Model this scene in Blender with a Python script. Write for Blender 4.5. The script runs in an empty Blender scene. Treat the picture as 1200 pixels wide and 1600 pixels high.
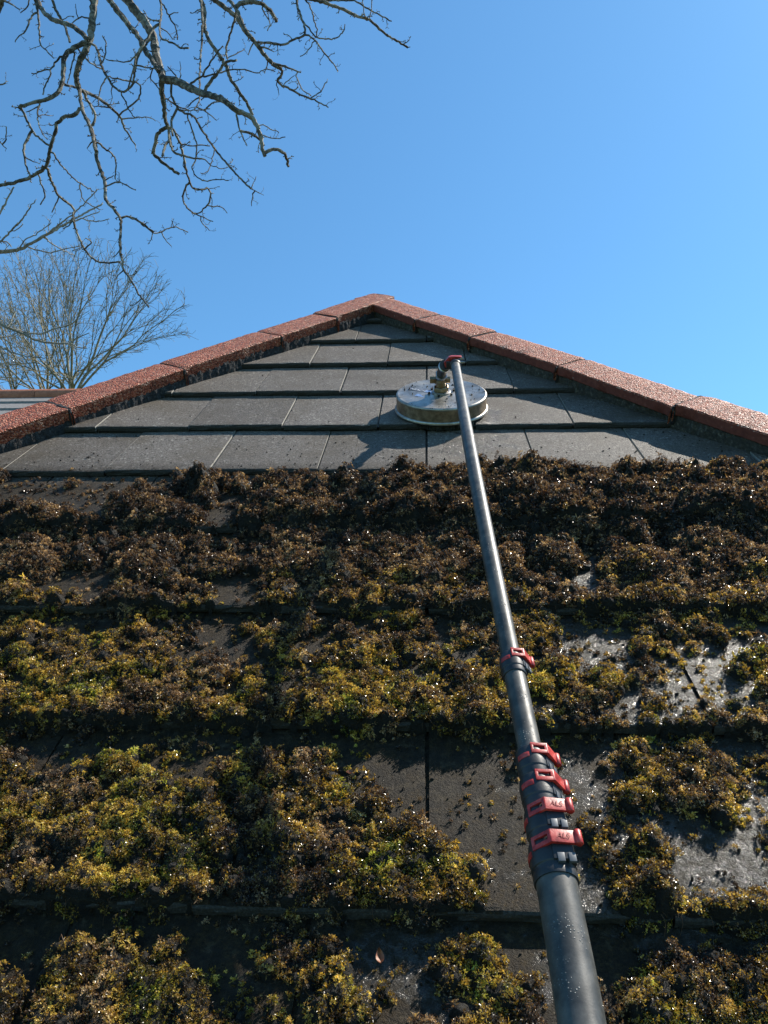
import bpy, bmesh, math, random
import numpy as np
from mathutils import Vector, Matrix

# ------------------------------------------------------------------ frame of reference
# The roof slope has its own coordinates: u across, v up the slope, n out of the slope (metres).
PITCH = math.radians(44.0)
CP, SP = math.cos(PITCH), math.sin(PITCH)
Z0 = 5.15                                   # height of the slope origin above the ground
M3 = np.array([[1, 0, 0], [0, CP, -SP], [0, SP, CP]])
def W(p):
    p = np.asarray(p, float)
    return p @ M3.T + np.array([0, 0, Z0])
G = 0.3223                                  # gauge of the tiling
TW = 0.2975                                 # tile cover width
TH = 0.020                                  # tile thickness

scene = bpy.context.scene
COL = scene.collection

# ------------------------------------------------------------------ camera
CAM = np.array([0.00174, -0.60294, 0.88208])
CR = np.array([0.99840124, 0.04830557, -0.02935176])
CU = np.array([0.00302973, 0.47279957, 0.88116479])
CF = np.array([-0.05644267, 0.87984495, -0.47189732])
FPX = 1202.0
cd = bpy.data.cameras.new('camera'); cam = bpy.data.objects.new('camera', cd); COL.objects.link(cam)
cd.sensor_fit = 'HORIZONTAL'; cd.sensor_width = 36.0; cd.lens = 36.0 * FPX / 1200.0
cd.clip_start = 0.02; cd.clip_end = 6000
R3 = (M3 @ np.array([CR, CU, -CF]).T)
mw = Matrix([list(R3[i]) + [float(W(CAM)[i])] for i in range(3)] + [[0, 0, 0, 1]])
cam.matrix_world = mw
scene.camera = cam
scene.render.resolution_x = 768; scene.render.resolution_y = 1024

# ------------------------------------------------------------------ light
SAZ, SEL = math.radians(35.0), math.radians(20.0)          # sun relative to the slope
SUNP = np.array([math.sin(SAZ) * math.cos(SEL), math.cos(SAZ) * math.cos(SEL), math.sin(SEL)])
SUNW = SUNP @ M3.T
elev = math.asin(SUNW[2]); azim = math.atan2(SUNW[0], SUNW[1])
world = bpy.data.worlds.new('World'); scene.world = world; world.use_nodes = True
nt = world.node_tree; nt.nodes.clear()
sky = nt.nodes.new('ShaderNodeTexSky'); sky.sky_type = 'NISHITA'; sky.sun_disc = False
sky.sun_elevation = elev; sky.sun_rotation = azim; sky.altitude = 50; sky.air_density = 1.0
sky.dust_density = 0.25; sky.ozone_density = 1.0
bg = nt.nodes.new('ShaderNodeBackground'); bg.inputs['Strength'].default_value = 0.092
wo = nt.nodes.new('ShaderNodeOutputWorld')
wb = nt.nodes.new('ShaderNodeMix'); wb.data_type = 'RGBA'; wb.blend_type = 'MULTIPLY'; wb.inputs[0].default_value = 1.0
wb.inputs[7].default_value = (0.70, 1.19, 1.38, 1)
nt.links.new(sky.outputs[0], wb.inputs[6]); nt.links.new(wb.outputs[2], bg.inputs[0]); nt.links.new(bg.outputs[0], wo.inputs[0])
sl = bpy.data.lights.new('sun', 'SUN'); sl.energy = 5.0; sl.angle = math.radians(0.53); sl.color = (1.0, 0.93, 0.82)
so = bpy.data.objects.new('sun', sl); COL.objects.link(so)
so.rotation_euler = Vector(tuple(SUNW)).to_track_quat('Z', 'Y').to_euler(); so.location = (6, 3, 20)
vs = scene.view_settings; vs.view_transform = 'Standard'; vs.look = 'None'; vs.gamma = 1.0; vs.exposure = 0.72
vs.use_curve_mapping = False

rng = np.random.default_rng(7); random.seed(7)

# ------------------------------------------------------------------ helpers
def on_roof(x, y, n=0.0):
    """point of the photograph carried on to the plane n above the slope"""
    d = CF + CR * (x - 600) / FPX + CU * (800 - y) / FPX
    return CAM + d * ((n - CAM[2]) / d[2])
def at_depth(x, y, z):
    d = CF + CR * (x - 600) / FPX + CU * (800 - y) / FPX
    return W(CAM + d * z)
def to_px(P):
    d = P - CAM; z = d @ CF
    return 600 + FPX * (d @ CR) / z, 800 - FPX * (d @ CU) / z, z

ORIG = {}
def empty(name, loc, label=None, cat=None, group=None):
    o = bpy.data.objects.new(name, None); COL.objects.link(o); o.location = tuple(loc); o.empty_display_size = 0.1
    ORIG[o.name] = np.array(loc, float)
    tag(o, label, cat, group); return o
def tag(o, label=None, cat=None, group=None, kind=None):
    if label: o['label'] = label
    if cat: o['category'] = cat
    if group: o['group'] = group
    if kind: o['kind'] = kind
    return o
def link(me, name, mat, parent=None, loc=None):
    o = bpy.data.objects.new(name, me); COL.objects.link(o)
    if mat is not None: me.materials.append(mat)
    if parent is not None:
        o.parent = parent; ORIG[o.name] = ORIG[parent.name]
    else:
        ORIG[o.name] = np.array(loc if loc is not None else (0, 0, 0), float)
        o.location = tuple(ORIG[o.name])
    return o
def base_of(parent, loc):
    if parent is not None: return ORIG[parent.name]
    return np.array(loc if loc is not None else (0, 0, 0), float)
def mesh(name, V, F, mat, parent=None, loc=None, smooth=True, sharp=None):
    """V in world coordinates"""
    V = np.asarray(V, float) - base_of(parent, loc)
    me = bpy.data.meshes.new(name)
    if isinstance(F, np.ndarray):
        nf, k = F.shape
        me.vertices.add(len(V)); me.vertices.foreach_set('co', V.astype(np.float32).ravel())
        me.loops.add(nf * k); me.loops.foreach_set('vertex_index', F.astype(np.int32).ravel())
        me.polygons.add(nf); me.polygons.foreach_set('loop_start', np.arange(0, nf * k, k, dtype=np.int32))
        me.polygons.foreach_set('loop_total', np.full(nf, k, dtype=np.int32))
        me.update(calc_edges=True)
    else:
        me.from_pydata([tuple(v) for v in V], [], F)
    me.validate()
    me.polygons.foreach_set('use_smooth', np.full(len(me.polygons), smooth))
    if smooth and sharp: me.set_sharp_from_angle(angle=math.radians(sharp))
    return link(me, name, mat, parent, loc)
class MB:
    def __init__(s): s.v = []; s.f = []
    def add(s, V, F):
        b = len(s.v); s.v += [tuple(map(float, p)) for p in V]; s.f += [tuple(int(i) + b for i in q) for q in F]; return s
    def box(s, c, e1, e2, e3, a, b, d):
        c, e1, e2, e3 = map(lambda t: np.asarray(t, float), (c, e1, e2, e3)); V = []
        for k in (-1, 1):
            for j in (-1, 1):
                for i in (-1, 1): V.append(c + e1 * a / 2 * i + e2 * b / 2 * j + e3 * d / 2 * k)
        return s.add(V, [(0, 2, 3, 1), (4, 5, 7, 6), (0, 1, 5, 4), (2, 6, 7, 3), (0, 4, 6, 2), (1, 3, 7, 5)])
    def tube(s, pts, rad, k=8, cap=True):
        pts = np.asarray(pts, float); n = len(pts); rad = np.broadcast_to(np.asarray(rad, float), (n,))
        T = np.gradient(pts, axis=0); T /= np.linalg.norm(T, axis=1)[:, None] + 1e-12
        ref = np.array([0, 0, 1.0]) if abs(T[0][2]) < .9 else np.array([1.0, 0, 0])
        u = np.cross(T[0], ref); u /= np.linalg.norm(u); V = []; 
        for i in range(n):
            u = u - T[i] * (u @ T[i]); u /= np.linalg.norm(u) + 1e-12; w = np.cross(T[i], u)
            for j in range(k):
                a = 2 * math.pi * j / k; V.append(pts[i] + rad[i] * (math.cos(a) * u + math.sin(a) * w))
        F = [(i * k + j, i * k + (j + 1) % k, (i + 1) * k + (j + 1) % k, (i + 1) * k + j) for i in range(n - 1) for j in range(k)]
        if cap: F += [tuple(range(k))[::-1], tuple((n - 1) * k + j for j in range(k))]
        return s.add(V, F)
    def lathe(s, c, ax, prof, k=48):
        """prof: list of (radius, distance along ax); closed at both ends where radius is 0"""
        c = np.asarray(c, float); ax = np.asarray(ax, float); ax = ax / np.linalg.norm(ax)
        ref = np.array([1.0, 0, 0]) if abs(ax[0]) < .9 else np.array([0, 1.0, 0])
        u = np.cross(ax, ref); u /= np.linalg.norm(u); w = np.cross(ax, u); V = []
        for r, t in prof:
            for j in range(k):
                a = 2 * math.pi * j / k; V.append(c + ax * t + max(r, 1e-5) * (math.cos(a) * u + math.sin(a) * w))
        F = [(i * k + j, i * k + (j + 1) % k, (i + 1) * k + (j + 1) % k, (i + 1) * k + j) for i in range(len(prof) - 1) for j in range(k)]
        return s.add(V, F)
    def prism(s, poly, o, e1, e2, e3, d):
        """polygon in e1/e2 extruded by d along e3, centred"""
        o, e1, e2, e3 = map(lambda t: np.asarray(t, float), (o, e1, e2, e3)); n = len(poly)
        V = [o + e1 * p[0] + e2 * p[1] - e3 * d / 2 for p in poly] + [o + e1 * p[0] + e2 * p[1] + e3 * d / 2 for p in poly]
        F = [tuple(range(n))[::-1], tuple(range(n, 2 * n))] + [(i, (i + 1) % n, n + (i + 1) % n, n + i) for i in range(n)]
        return s.add(V, F)
    def out(s, name, mat, parent=None, loc=None, smooth=True, sharp=35, roof=True, bevel=0):
        V = np.array(s.v); V = W(V) if roof else V
        o = mesh(name, V, s.f, mat, parent, loc, smooth, None)
        if bevel:
            bm = bmesh.new(); bm.from_mesh(o.data)
            ed = [e for e in bm.edges if len(e.link_faces) == 2 and e.calc_face_angle(0) > math.radians(28)]
            bmesh.ops.bevel(bm, geom=ed, offset=bevel, segments=2, affect='EDGES', profile=.6)
            bm.to_mesh(o.data); bm.free()
            o.data.polygons.foreach_set('use_smooth', np.full(len(o.data.polygons), True))
        if smooth and sharp: o.data.set_sharp_from_angle(angle=math.radians(sharp))
        return o

# value noise on arrays
def _hash(i, j, s):
    h = (i * 374761393 + j * 668265263 + s * 974711 + 1013904223) & 0xffffffff
    h = ((h ^ (h >> 13)) * 1274126177) & 0xffffffff
    return ((h ^ (h >> 16)) & 0xffff) / 65535.0
def vnoise(x, y, s=0):
    xi = np.floor(x).astype(np.int64); yi = np.floor(y).astype(np.int64); fx = x - xi; fy = y - yi
    fx = fx * fx * (3 - 2 * fx); fy = fy * fy * (3 - 2 * fy)
    a = _hash(xi, yi, s); b = _hash(xi + 1, yi, s); c = _hash(xi, yi + 1, s); d = _hash(xi + 1, yi + 1, s)
    return (a * (1 - fx) + b * fx) * (1 - fy) + (c * (1 - fx) + d * fx) * fy
def fbm(x, y, s=0, o=4):
    r = 0; a = .5; t = 0
    for k in range(o):
        r = r + a * vnoise(x * 2 ** k + 17 * k, y * 2 ** k - 9 * k, s + k); t += a; a *= .5
    return r / t

# ------------------------------------------------------------------ materials
class NB:
    def __init__(s, name):
        s.m = bpy.data.materials.new(name); s.m.use_nodes = True; s.t = s.m.node_tree; s.t.nodes.clear()
        s.out = s.t.nodes.new('ShaderNodeOutputMaterial'); s.geo = s.t.nodes.new('ShaderNodeNewGeometry'); s.P = s.geo.outputs['Position']
    def n(s, ty, **kw):
        x = s.t.nodes.new(ty)
        for k, v in kw.items(): setattr(x, k, v)
        return x
    def set(s, x, **kw):
        for k, v in kw.items():
            sock = x.inputs[k.replace('_', ' ')]
            if hasattr(v, 'is_linked') or isinstance(v, bpy.types.NodeSocket): s.t.links.new(v, sock)
            else: sock.default_value = v
        return x
    def noise(s, scale, detail=4, rough=.6, vec=None, out='Fac'):
        x = s.n('ShaderNodeTexNoise'); s.t.links.new(vec or s.P, x.inputs['Vector'])
        x.inputs['Scale'].default_value = scale; x.inputs['Detail'].default_value = detail; x.inputs['Roughness'].default_value = rough
        return x.outputs[out]
    def voro(s, scale, out='Distance', vec=None, feat='F1'):
        x = s.n('ShaderNodeTexVoronoi', feature=feat); s.t.links.new(vec or s.P, x.inputs['Vector']); x.inputs['Scale'].default_value = scale
        return x.outputs[out]
    def ramp(s, fac, stops):
        x = s.n('ShaderNodeValToRGB'); s.t.links.new(fac, x.inputs[0]); e = x.color_ramp.elements
        while len(e) < len(stops): e.new(.5)
        for i, (p, c) in enumerate(stops):
            e[i].position = p; e[i].color = (c, c, c, 1) if isinstance(c, (int, float)) else (*c, 1)
        return x.outputs[0]
    def math(s, op, a, b=0.0, c=None, clamp=False):
        x = s.n('ShaderNodeMath', operation=op, use_clamp=clamp)
        for i, v in enumerate((a, b, c)):
            if v is None: continue
            if isinstance(v, (int, float)): x.inputs[i].default_value = v
            else: s.t.links.new(v, x.inputs[i])
        return x.outputs[0]
    def mix(s, f, a, b, mode='MIX'):
        x = s.n('ShaderNodeMix', data_type='RGBA', blend_type=mode)
        for i, v in ((0, f), (6, a), (7, b)):
            if isinstance(v, (int, float)): x.inputs[i].default_value = v
            elif isinstance(v, tuple): x.inputs[i].default_value = (*v, 1)
            else: s.t.links.new(v, x.inputs[i])
        return x.outputs[2]
    def attr(s, name):
        x = s.n('ShaderNodeAttribute'); x.attribute_name = name; return x.outputs['Fac']
    def bump(s, h, strength=.5, dist=.01, prev=None):
        x = s.n('ShaderNodeBump'); s.t.links.new(h, x.inputs['Height']); x.inputs['Strength'].default_value = strength
        x.inputs['Distance'].default_value = dist
        if prev is not None: s.t.links.new(prev, x.inputs['Normal'])
        return x.outputs[0]
    def pbr(s, col, rough=.6, metal=0.0, normal=None, spec=.5, coat=0.0, coatr=.1):
        x = s.n('ShaderNodeBsdfPrincipled')
        for k, v in (('Base Color', col), ('Roughness', rough), ('Metallic', metal), ('Specular IOR Level', spec), ('Coat Weight', coat), ('Coat Roughness', coatr)):
            if isinstance(v, tuple): x.inputs[k].default_value = (*v, 1)
            elif isinstance(v, (int, float)): x.inputs[k].default_value = v
            else: s.t.links.new(v, x.inputs[k])
        if normal is not None: s.t.links.new(normal, x.inputs['Normal'])
        s.t.links.new(x.outputs[0], s.out.inputs[0]); s.b = x
        return s.m

def mat_tile():
    b = NB('concrete tile')
    fine = b.noise(240, 4, .85); mid = b.noise(60, 4, .6); big = b.noise(5.5, 4, .6)
    col = b.ramp(fine, [(.38, (.050, .042, .036)), (.49, (.140, .119, .102)), (.57, (.205, .176, .151)), (.66, (.40, .37, .32))])
    gv = b.voro(170, 'Color'); gs = b.n('ShaderNodeSeparateColor'); b.t.links.new(gv, gs.inputs[0])
    col = b.mix(b.ramp(gs.outputs[0], [(.0, .75), (.12, .0), (.93, .0), (.97, .6)]), col, b.ramp(gs.outputs[0], [(.4, (.025, .022, .02)), (.6, (.42, .38, .33))]))
    col = b.mix(b.ramp(mid, [(.4, 0.0), (.75, .35)]), col, (.075, .064, .050))
    col = b.mix(b.ramp(big, [(.45, 0.0), (.7, .6)]), col, (.085, .064, .040))
    pt = b.attr('tint')
    col = b.mix(1.0, col, b.ramp(pt, [(0, .72), (1, 1.12)]), 'MULTIPLY')
    grm = b.attr('grime')
    gcol = b.ramp(b.noise(75, 4, .65), [(.3, (.007, .005, .003)), (.55, (.022, .016, .009)), (.72, (.075, .056, .032))])  # dirt, darkened further to paint the shade under overhanging moss
    col = b.mix(b.math('MULTIPLY', grm, .96), col, gcol)
    sm = b.ramp(b.noise(26, 5, .7), [(.44, 0.0), (.6, .8)]); col = b.mix(b.math('MULTIPLY', grm, sm), col, b.ramp(b.noise(190, 4, .7), [(.35, (.006, .004, .002)), (.6, (.045, .028, .010)), (.75, (.13, .085, .025))]))
    wet = b.attr('wet')
    wn = b.math('ADD', wet, b.math('MULTIPLY', b.math('SUBTRACT', b.noise(14, 4, .65), .5), 1.3))
    wf = b.ramp(wn, [(.44, 0.0), (.52, 1.0)])
    col = b.mix(b.math('MULTIPLY', wf, .55), col, (.035, .031, .024))
    rough = b.math('SUBTRACT', b.ramp(mid, [(.3, .62), (.7, .5)]), b.math('MULTIPLY', wf, .16))
    n1 = b.bump(b.noise(230, 4, .8), 1.0, .0040)
    # running water: streaked down the slope
    tc = b.n('ShaderNodeMapping'); b.t.links.new(b.P, tc.inputs[0]); tc.inputs['Scale'].default_value = (1, .6, .6)
    st = b.noise(150, 5, .7, vec=tc.outputs[0])
    n2 = b.n('ShaderNodeBump'); b.t.links.new(st, n2.inputs['Height']); b.t.links.new(b.math('MULTIPLY', wf, .9), n2.inputs['Strength'])
    n2.inputs['Distance'].default_value = .0028; b.t.links.new(n1, n2.inputs['Normal'])
    b.wetn = b.bump(b.noise(210, 4, .7), 1.0, .0026, b.bump(b.noise(50, 2, .5), 1.0, .0045))
    m_ = b.pbr(col, rough, 0.0, n2.outputs[0], .18, b.math('MULTIPLY', wf, b.ramp(b.noise(85, 4, .7), [(.44, .0), (.56, .8)])), .12)
    b.t.links.new(b.wetn, b.b.inputs['Coat Normal'])
    return m_
def mat_tile_edge():
    b = NB('tile edge')
    col = b.ramp(b.noise(260, 4, .7), [(.3, (.02, .019, .018)), (.6, (.05, .047, .042)), (.78, (.13, .12, .105))])
    return b.pbr(col, .8, 0.0, b.bump(b.noise(240, 4, .7), 1.0, .003), .3)
def mat_granule(name, dark, midc, light, scale=300):
    b = NB(name)
    v = b.voro(scale, 'Color'); sp = b.n('ShaderNodeSeparateColor'); b.t.links.new(v, sp.inputs[0])
    col = b.ramp(sp.outputs[0], [(0, dark), (.25, dark), (.45, midc), (.78, midc), (.98, light)])
    blot = b.noise(9, 4, .6); col = b.mix(b.ramp(blot, [(.45, 0.0), (.75, .45)]), col, tuple(x * .55 for x in midc))
    h = b.voro(scale, 'Distance')
    n = b.bump(b.math('MULTIPLY', h, -1.0), 1.0, .006)
    rough = b.ramp(sp.outputs[1], [(0, .5), (1, .85)])
    return b.pbr(col, rough, 0.0, b.bump(b.noise(40, 3, .6), .5, .004, n), .36)
def mat_redface():
    b = NB('ridge tile edge')
    col = b.ramp(b.noise(70, 4, .65), [(.3, (.12, .028, .018)), (.6, (.20, .05, .032)), (.75, (.26, .11, .08))])
    lich = b.ramp(b.voro(60), [(.0, 1.0), (.12, 1.0), (.16, 0.0)]); gate = b.ramp(b.noise(20, 2), [(.62, 0.0), (.66, 1.0)])
    col = b.mix(b.math('MULTIPLY', lich, gate), col, (.35, .32, .27))
    return b.pbr(col, .75, 0.0, b.bump(b.noise(250, 3, .6), .5, .002), .4)
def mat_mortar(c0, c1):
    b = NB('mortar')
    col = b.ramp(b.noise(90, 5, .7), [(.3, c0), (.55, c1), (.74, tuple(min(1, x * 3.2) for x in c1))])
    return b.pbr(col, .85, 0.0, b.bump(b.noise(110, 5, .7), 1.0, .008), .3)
def mat_simple(name, c0, c1, rough=.7, scale=20, metal=0.0, bump=.4, bd=.01, spec=.5, coat=0.0):
    b = NB(name); nz = b.noise(scale, 5, .6)
    return b.pbr(b.ramp(nz, [(.3, c0), (.7, c1)]), rough, metal, b.bump(nz, bump, bd), spec, coat)
def mat_moss():
    b = NB('moss shoots')
    v = b.attr('shade'); z = b.attr('hue')  # ramps run from painted shade to painted light along each sprig
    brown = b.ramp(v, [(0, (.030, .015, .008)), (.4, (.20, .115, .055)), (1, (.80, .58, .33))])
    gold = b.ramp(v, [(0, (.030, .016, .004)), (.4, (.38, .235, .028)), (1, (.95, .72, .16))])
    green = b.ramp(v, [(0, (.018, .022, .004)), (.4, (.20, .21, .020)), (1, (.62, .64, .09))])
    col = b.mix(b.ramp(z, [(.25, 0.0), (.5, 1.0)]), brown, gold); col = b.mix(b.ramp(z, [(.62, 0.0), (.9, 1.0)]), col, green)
    p = b.n('ShaderNodeBsdfPrincipled'); b.t.links.new(col, p.inputs['Base Color'])
    b.t.links.new(b.ramp(b.attr('gloss'), [(.35, .55), (.70, .22)]), p.inputs['Roughness'])
    b.t.links.new(b.ramp(b.attr('gloss'), [(.35, .4), (.7, 1.0)]), p.inputs['Specular IOR Level'])
    tr = b.n('ShaderNodeBsdfTranslucent')
    b.t.links.new(b.mix(1.0, col, (1.5, 1.35, .9), 'MULTIPLY'), tr.inputs[0])
    mx = b.n('ShaderNodeMixShader'); mx.inputs[0].default_value = .40
    b.t.links.new(p.outputs[0], mx.inputs[1]); b.t.links.new(tr.outputs[0], mx.inputs[2]); b.t.links.new(mx.outputs[0], b.out.inputs[0])
    return b.m
def mat_moss_bed():  # near-black colour stands in for the shade between shoots
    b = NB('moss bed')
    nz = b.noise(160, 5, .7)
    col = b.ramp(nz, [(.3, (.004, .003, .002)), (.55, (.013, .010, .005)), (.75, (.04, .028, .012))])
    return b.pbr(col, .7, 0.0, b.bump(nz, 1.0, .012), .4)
def mat_bark(name, c0, c1, c2):
    b = NB(name)
    col = b.ramp(b.noise(9, 5, .65), [(.3, c0), (.52, c1), (.7, c2)])
    col = b.mix(b.ramp(b.noise(30, 3), [(.5, 0.0), (.62, .7)]), col, c2)
    return b.pbr(col, .8, 0.0, b.bump(b.noise(80, 4, .7), .8, .01), .3)
def mat_carbon():
    b = NB('pole tube')
    wr = b.voro(300, 'Distance'); drops = b.ramp(wr, [(.0, 1.0), (.18, .6), (.3, 0.0)]); gate = b.ramp(b.noise(40, 3), [(.54, 0.0), (.62, 1.0)])
    dh = b.math('MULTIPLY', drops, gate)
    grime = b.ramp(b.noise(35, 5, .65), [(.4, 0.0), (.75, 1.0)])
    col = b.mix(grime, (.036, .038, .036), (.12, .115, .104))
    col = b.mix(b.math('MULTIPLY', dh, .8), col, (.22, .23, .23))
    rough = b.ramp(b.noise(45, 4), [(.3, .38), (.7, .55)])
    return b.pbr(col, rough, 0.0, b.bump(dh, .7, .0012, b.bump(b.noise(420, 3, .7), .12, .0008)), .40, 0.0, .2)
def mat_redplastic():
    b = NB('red lever')
    n = b.noise(90, 4, .65)
    col = b.ramp(n, [(.32, (.20, .012, .010)), (.52, (.46, .030, .024)), (.75, (.55, .11, .085))])
    return b.pbr(col, .42, 0.0, b.bump(n, .25, .002), .5)
def mat_disc():
    b = NB('weathered steel')
    d = b.voro(120, 'Distance'); g = b.ramp(b.noise(28, 3, .6), [(.42, 0.0), (.55, 1.0)])
    dirt = b.math('MULTIPLY', b.ramp(d, [(.16, 1.0), (.26, 0.0)]), g)
    col = b.ramp(b.noise(22, 4, .6), [(.3, (.20, .18, .155)), (.65, (.47, .44, .40))])
    col = b.mix(dirt, col, (.05, .035, .02))
    return b.pbr(col, b.ramp(b.noise(14, 4), [(.35, .28), (.65, .5)]), .7, b.bump(b.noise(180, 3), .25, .001), .5)

M = dict(
    tile=mat_tile(), edge=mat_tile_edge(), joint=mat_simple('tile joint', (.22, .205, .18), (.42, .40, .36), .8, 90, 0, .5, .002, .2),  # joint: lightened to paint sunlight on the tile sides
    red=mat_granule('red granules', (.13, .030, .014), (.39, .100, .050), (.60, .30, .19), 185),
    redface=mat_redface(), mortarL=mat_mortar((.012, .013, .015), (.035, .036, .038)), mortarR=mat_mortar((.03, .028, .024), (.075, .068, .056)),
    moss=mat_moss(), bed=mat_moss_bed(), tube=mat_carbon(), lever=mat_redplastic(), disc=mat_disc(),
    side=mat_simple('aged brass side', (.10, .068, .042), (.36, .27, .185), .42, 45, .55, .3, .002),
    rim=mat_simple('bright rim', (.22, .20, .17), (.52, .48, .42), .35, 60, .75, .2, .001),
    black=mat_simple('black plastic', (.012, .013, .014), (.03, .031, .033), .45, 60, 0, .3, .002),
    grey=mat_simple('grey lugs', (.07, .08, .09), (.12, .13, .14), .45, 40, .2, .2, .001),
    brass=mat_simple('brass fitting', (.16, .10, .045), (.42, .31, .18), .38, 60, .75, .3, .002),
    steel=mat_simple('nut steel', (.25, .25, .25), (.5, .5, .5), .3, 40, .9, .2, .001),
    skirt=mat_simple('brush skirt', (.010, .009, .008), (.035, .03, .022), .8, 120, 0, 1., .006),
    white=mat_simple('white print', (.55, .56, .58), (.7, .7, .7), .5, 200, 0, 0),
    navy=mat_simple('navy badge', (.05, .06, .10), (.13, .13, .17), .45, 120, 0, 0),
    blue=mat_simple('blue badge', (.08, .16, .36), (.25, .36, .55), .45, 120, 0, 0),
    scuff=mat_simple('dark scuffs', (.16, .03, .025), (.50, .10, .08), .7, 420, 0, 0),
    bark=mat_bark('twig bark', (.030, .026, .020), (.085, .074, .058), (.32, .30, .25)),
    bark2=mat_bark('bark with painted sun', (.13, .115, .09), (.25, .225, .18), (.40, .37, .31)),  # sunlight painted into the bark as a paler tone
    bark3=mat_bark('distant bark', (.075, .065, .04), (.175, .152, .098), (.31, .27, .18)),
    wall=mat_simple('render wall', (.42, .39, .33), (.55, .51, .44), .85, 6, 0, .3, .01),
    brick=mat_simple('brick wall', (.16, .07, .045), (.28, .13, .08), .85, 14, 0, .5, .01),
    upvc=mat_simple('white plastic', (.65, .65, .63), (.78, .78, .76), .35, 3, 0, .05, .002),
    ntile=mat_simple('weathered tiles', (.14, .13, .12), (.24, .225, .21), .8, 25, 0, .4, .01),
    nridge=mat_simple('orange ridge', (.30, .10, .05), (.45, .17, .09), .8, 20, 0, .4, .01),
    grass=mat_simple('lawn', (.03, .05, .012), (.08, .11, .03), .9, 3, 0, 1., .05),
    leaf=mat_simple('dead leaf', (.10, .03, .010), (.30, .10, .035), .5, 90, 0, .5, .002),
    glass=mat_simple('window glass', (.02, .025, .03), (.04, .05, .06), .08, 2, 0, 0),
)

# ------------------------------------------------------------------ ground
mesh('ground', [(-900, -900, 0), (900, -900, 0), (900, 1500, 0), (-900, 1500, 0)], [(0, 1, 2, 3)], M['grass'], smooth=False)['kind'] = 'structure'

# ------------------------------------------------------------------ house with hipped roof
RA, RB, LA, LB, HN = -0.7335, 2.096, 0.672, -2.397, 0.058       # hip apex lines u = A v + B at n = HN
vA = (RB - LB) / (LA - RA); uA = LA * vA + LB                    # where the hips meet
VE = -0.98                                                       # eaves
house = empty('house', (0, float(W((0, VE, 0))[1]), 0), 'house with dark flat-tiled hipped roof and red ridge tiles, half cleaned of moss', 'house')
nrm1 = np.array([0, 0, 1.0]); Yw = np.array([0, CP, -SP])        # world +Y in slope coordinates
def adj_normal(A, sgn):
    d = np.array([A, 1, 0.]); d /= np.linalg.norm(d); n2 = np.cross(d, Yw); n2 /= np.linalg.norm(n2)
    zup = np.array([0, SP, CP])
    return n2 if n2 @ zup > 0 else -n2
nR, nL = adj_normal(RA, 1), adj_normal(LA, -1)
def hip_drop(n2): return -HN * (nrm1 + n2) / (1 + nrm1 @ n2)
dR, dL = hip_drop(nR), hip_drop(nL)

WETC = [(730, 690, 60, 38, .55), (860, 700, 120, 35, .35), (560, 690, 90, 30, .12), (1140, 1280, 260, 260, .66), (700, 1330, 190, 240, .08), (900, 950, 200, 120, .5), (620, 1530, 260, 120, .42),
        (770, 645, 35, 25, .5), (1180, 1050, 200, 180, .55), (200, 1500, 260, 120, .15)]
def wet_at(u, v):
    P = np.stack([u, v, np.zeros_like(u)], -1); x, y, z = to_px(P)
    w = np.where(y > 735, .14, .0)
    for cx, cy, rx, ry, a in WETC: w = w + a * np.exp(-(((x - cx) / rx) ** 2 + ((y - cy) / ry) ** 2))
    return np.clip(w, 0, 1)

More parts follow.
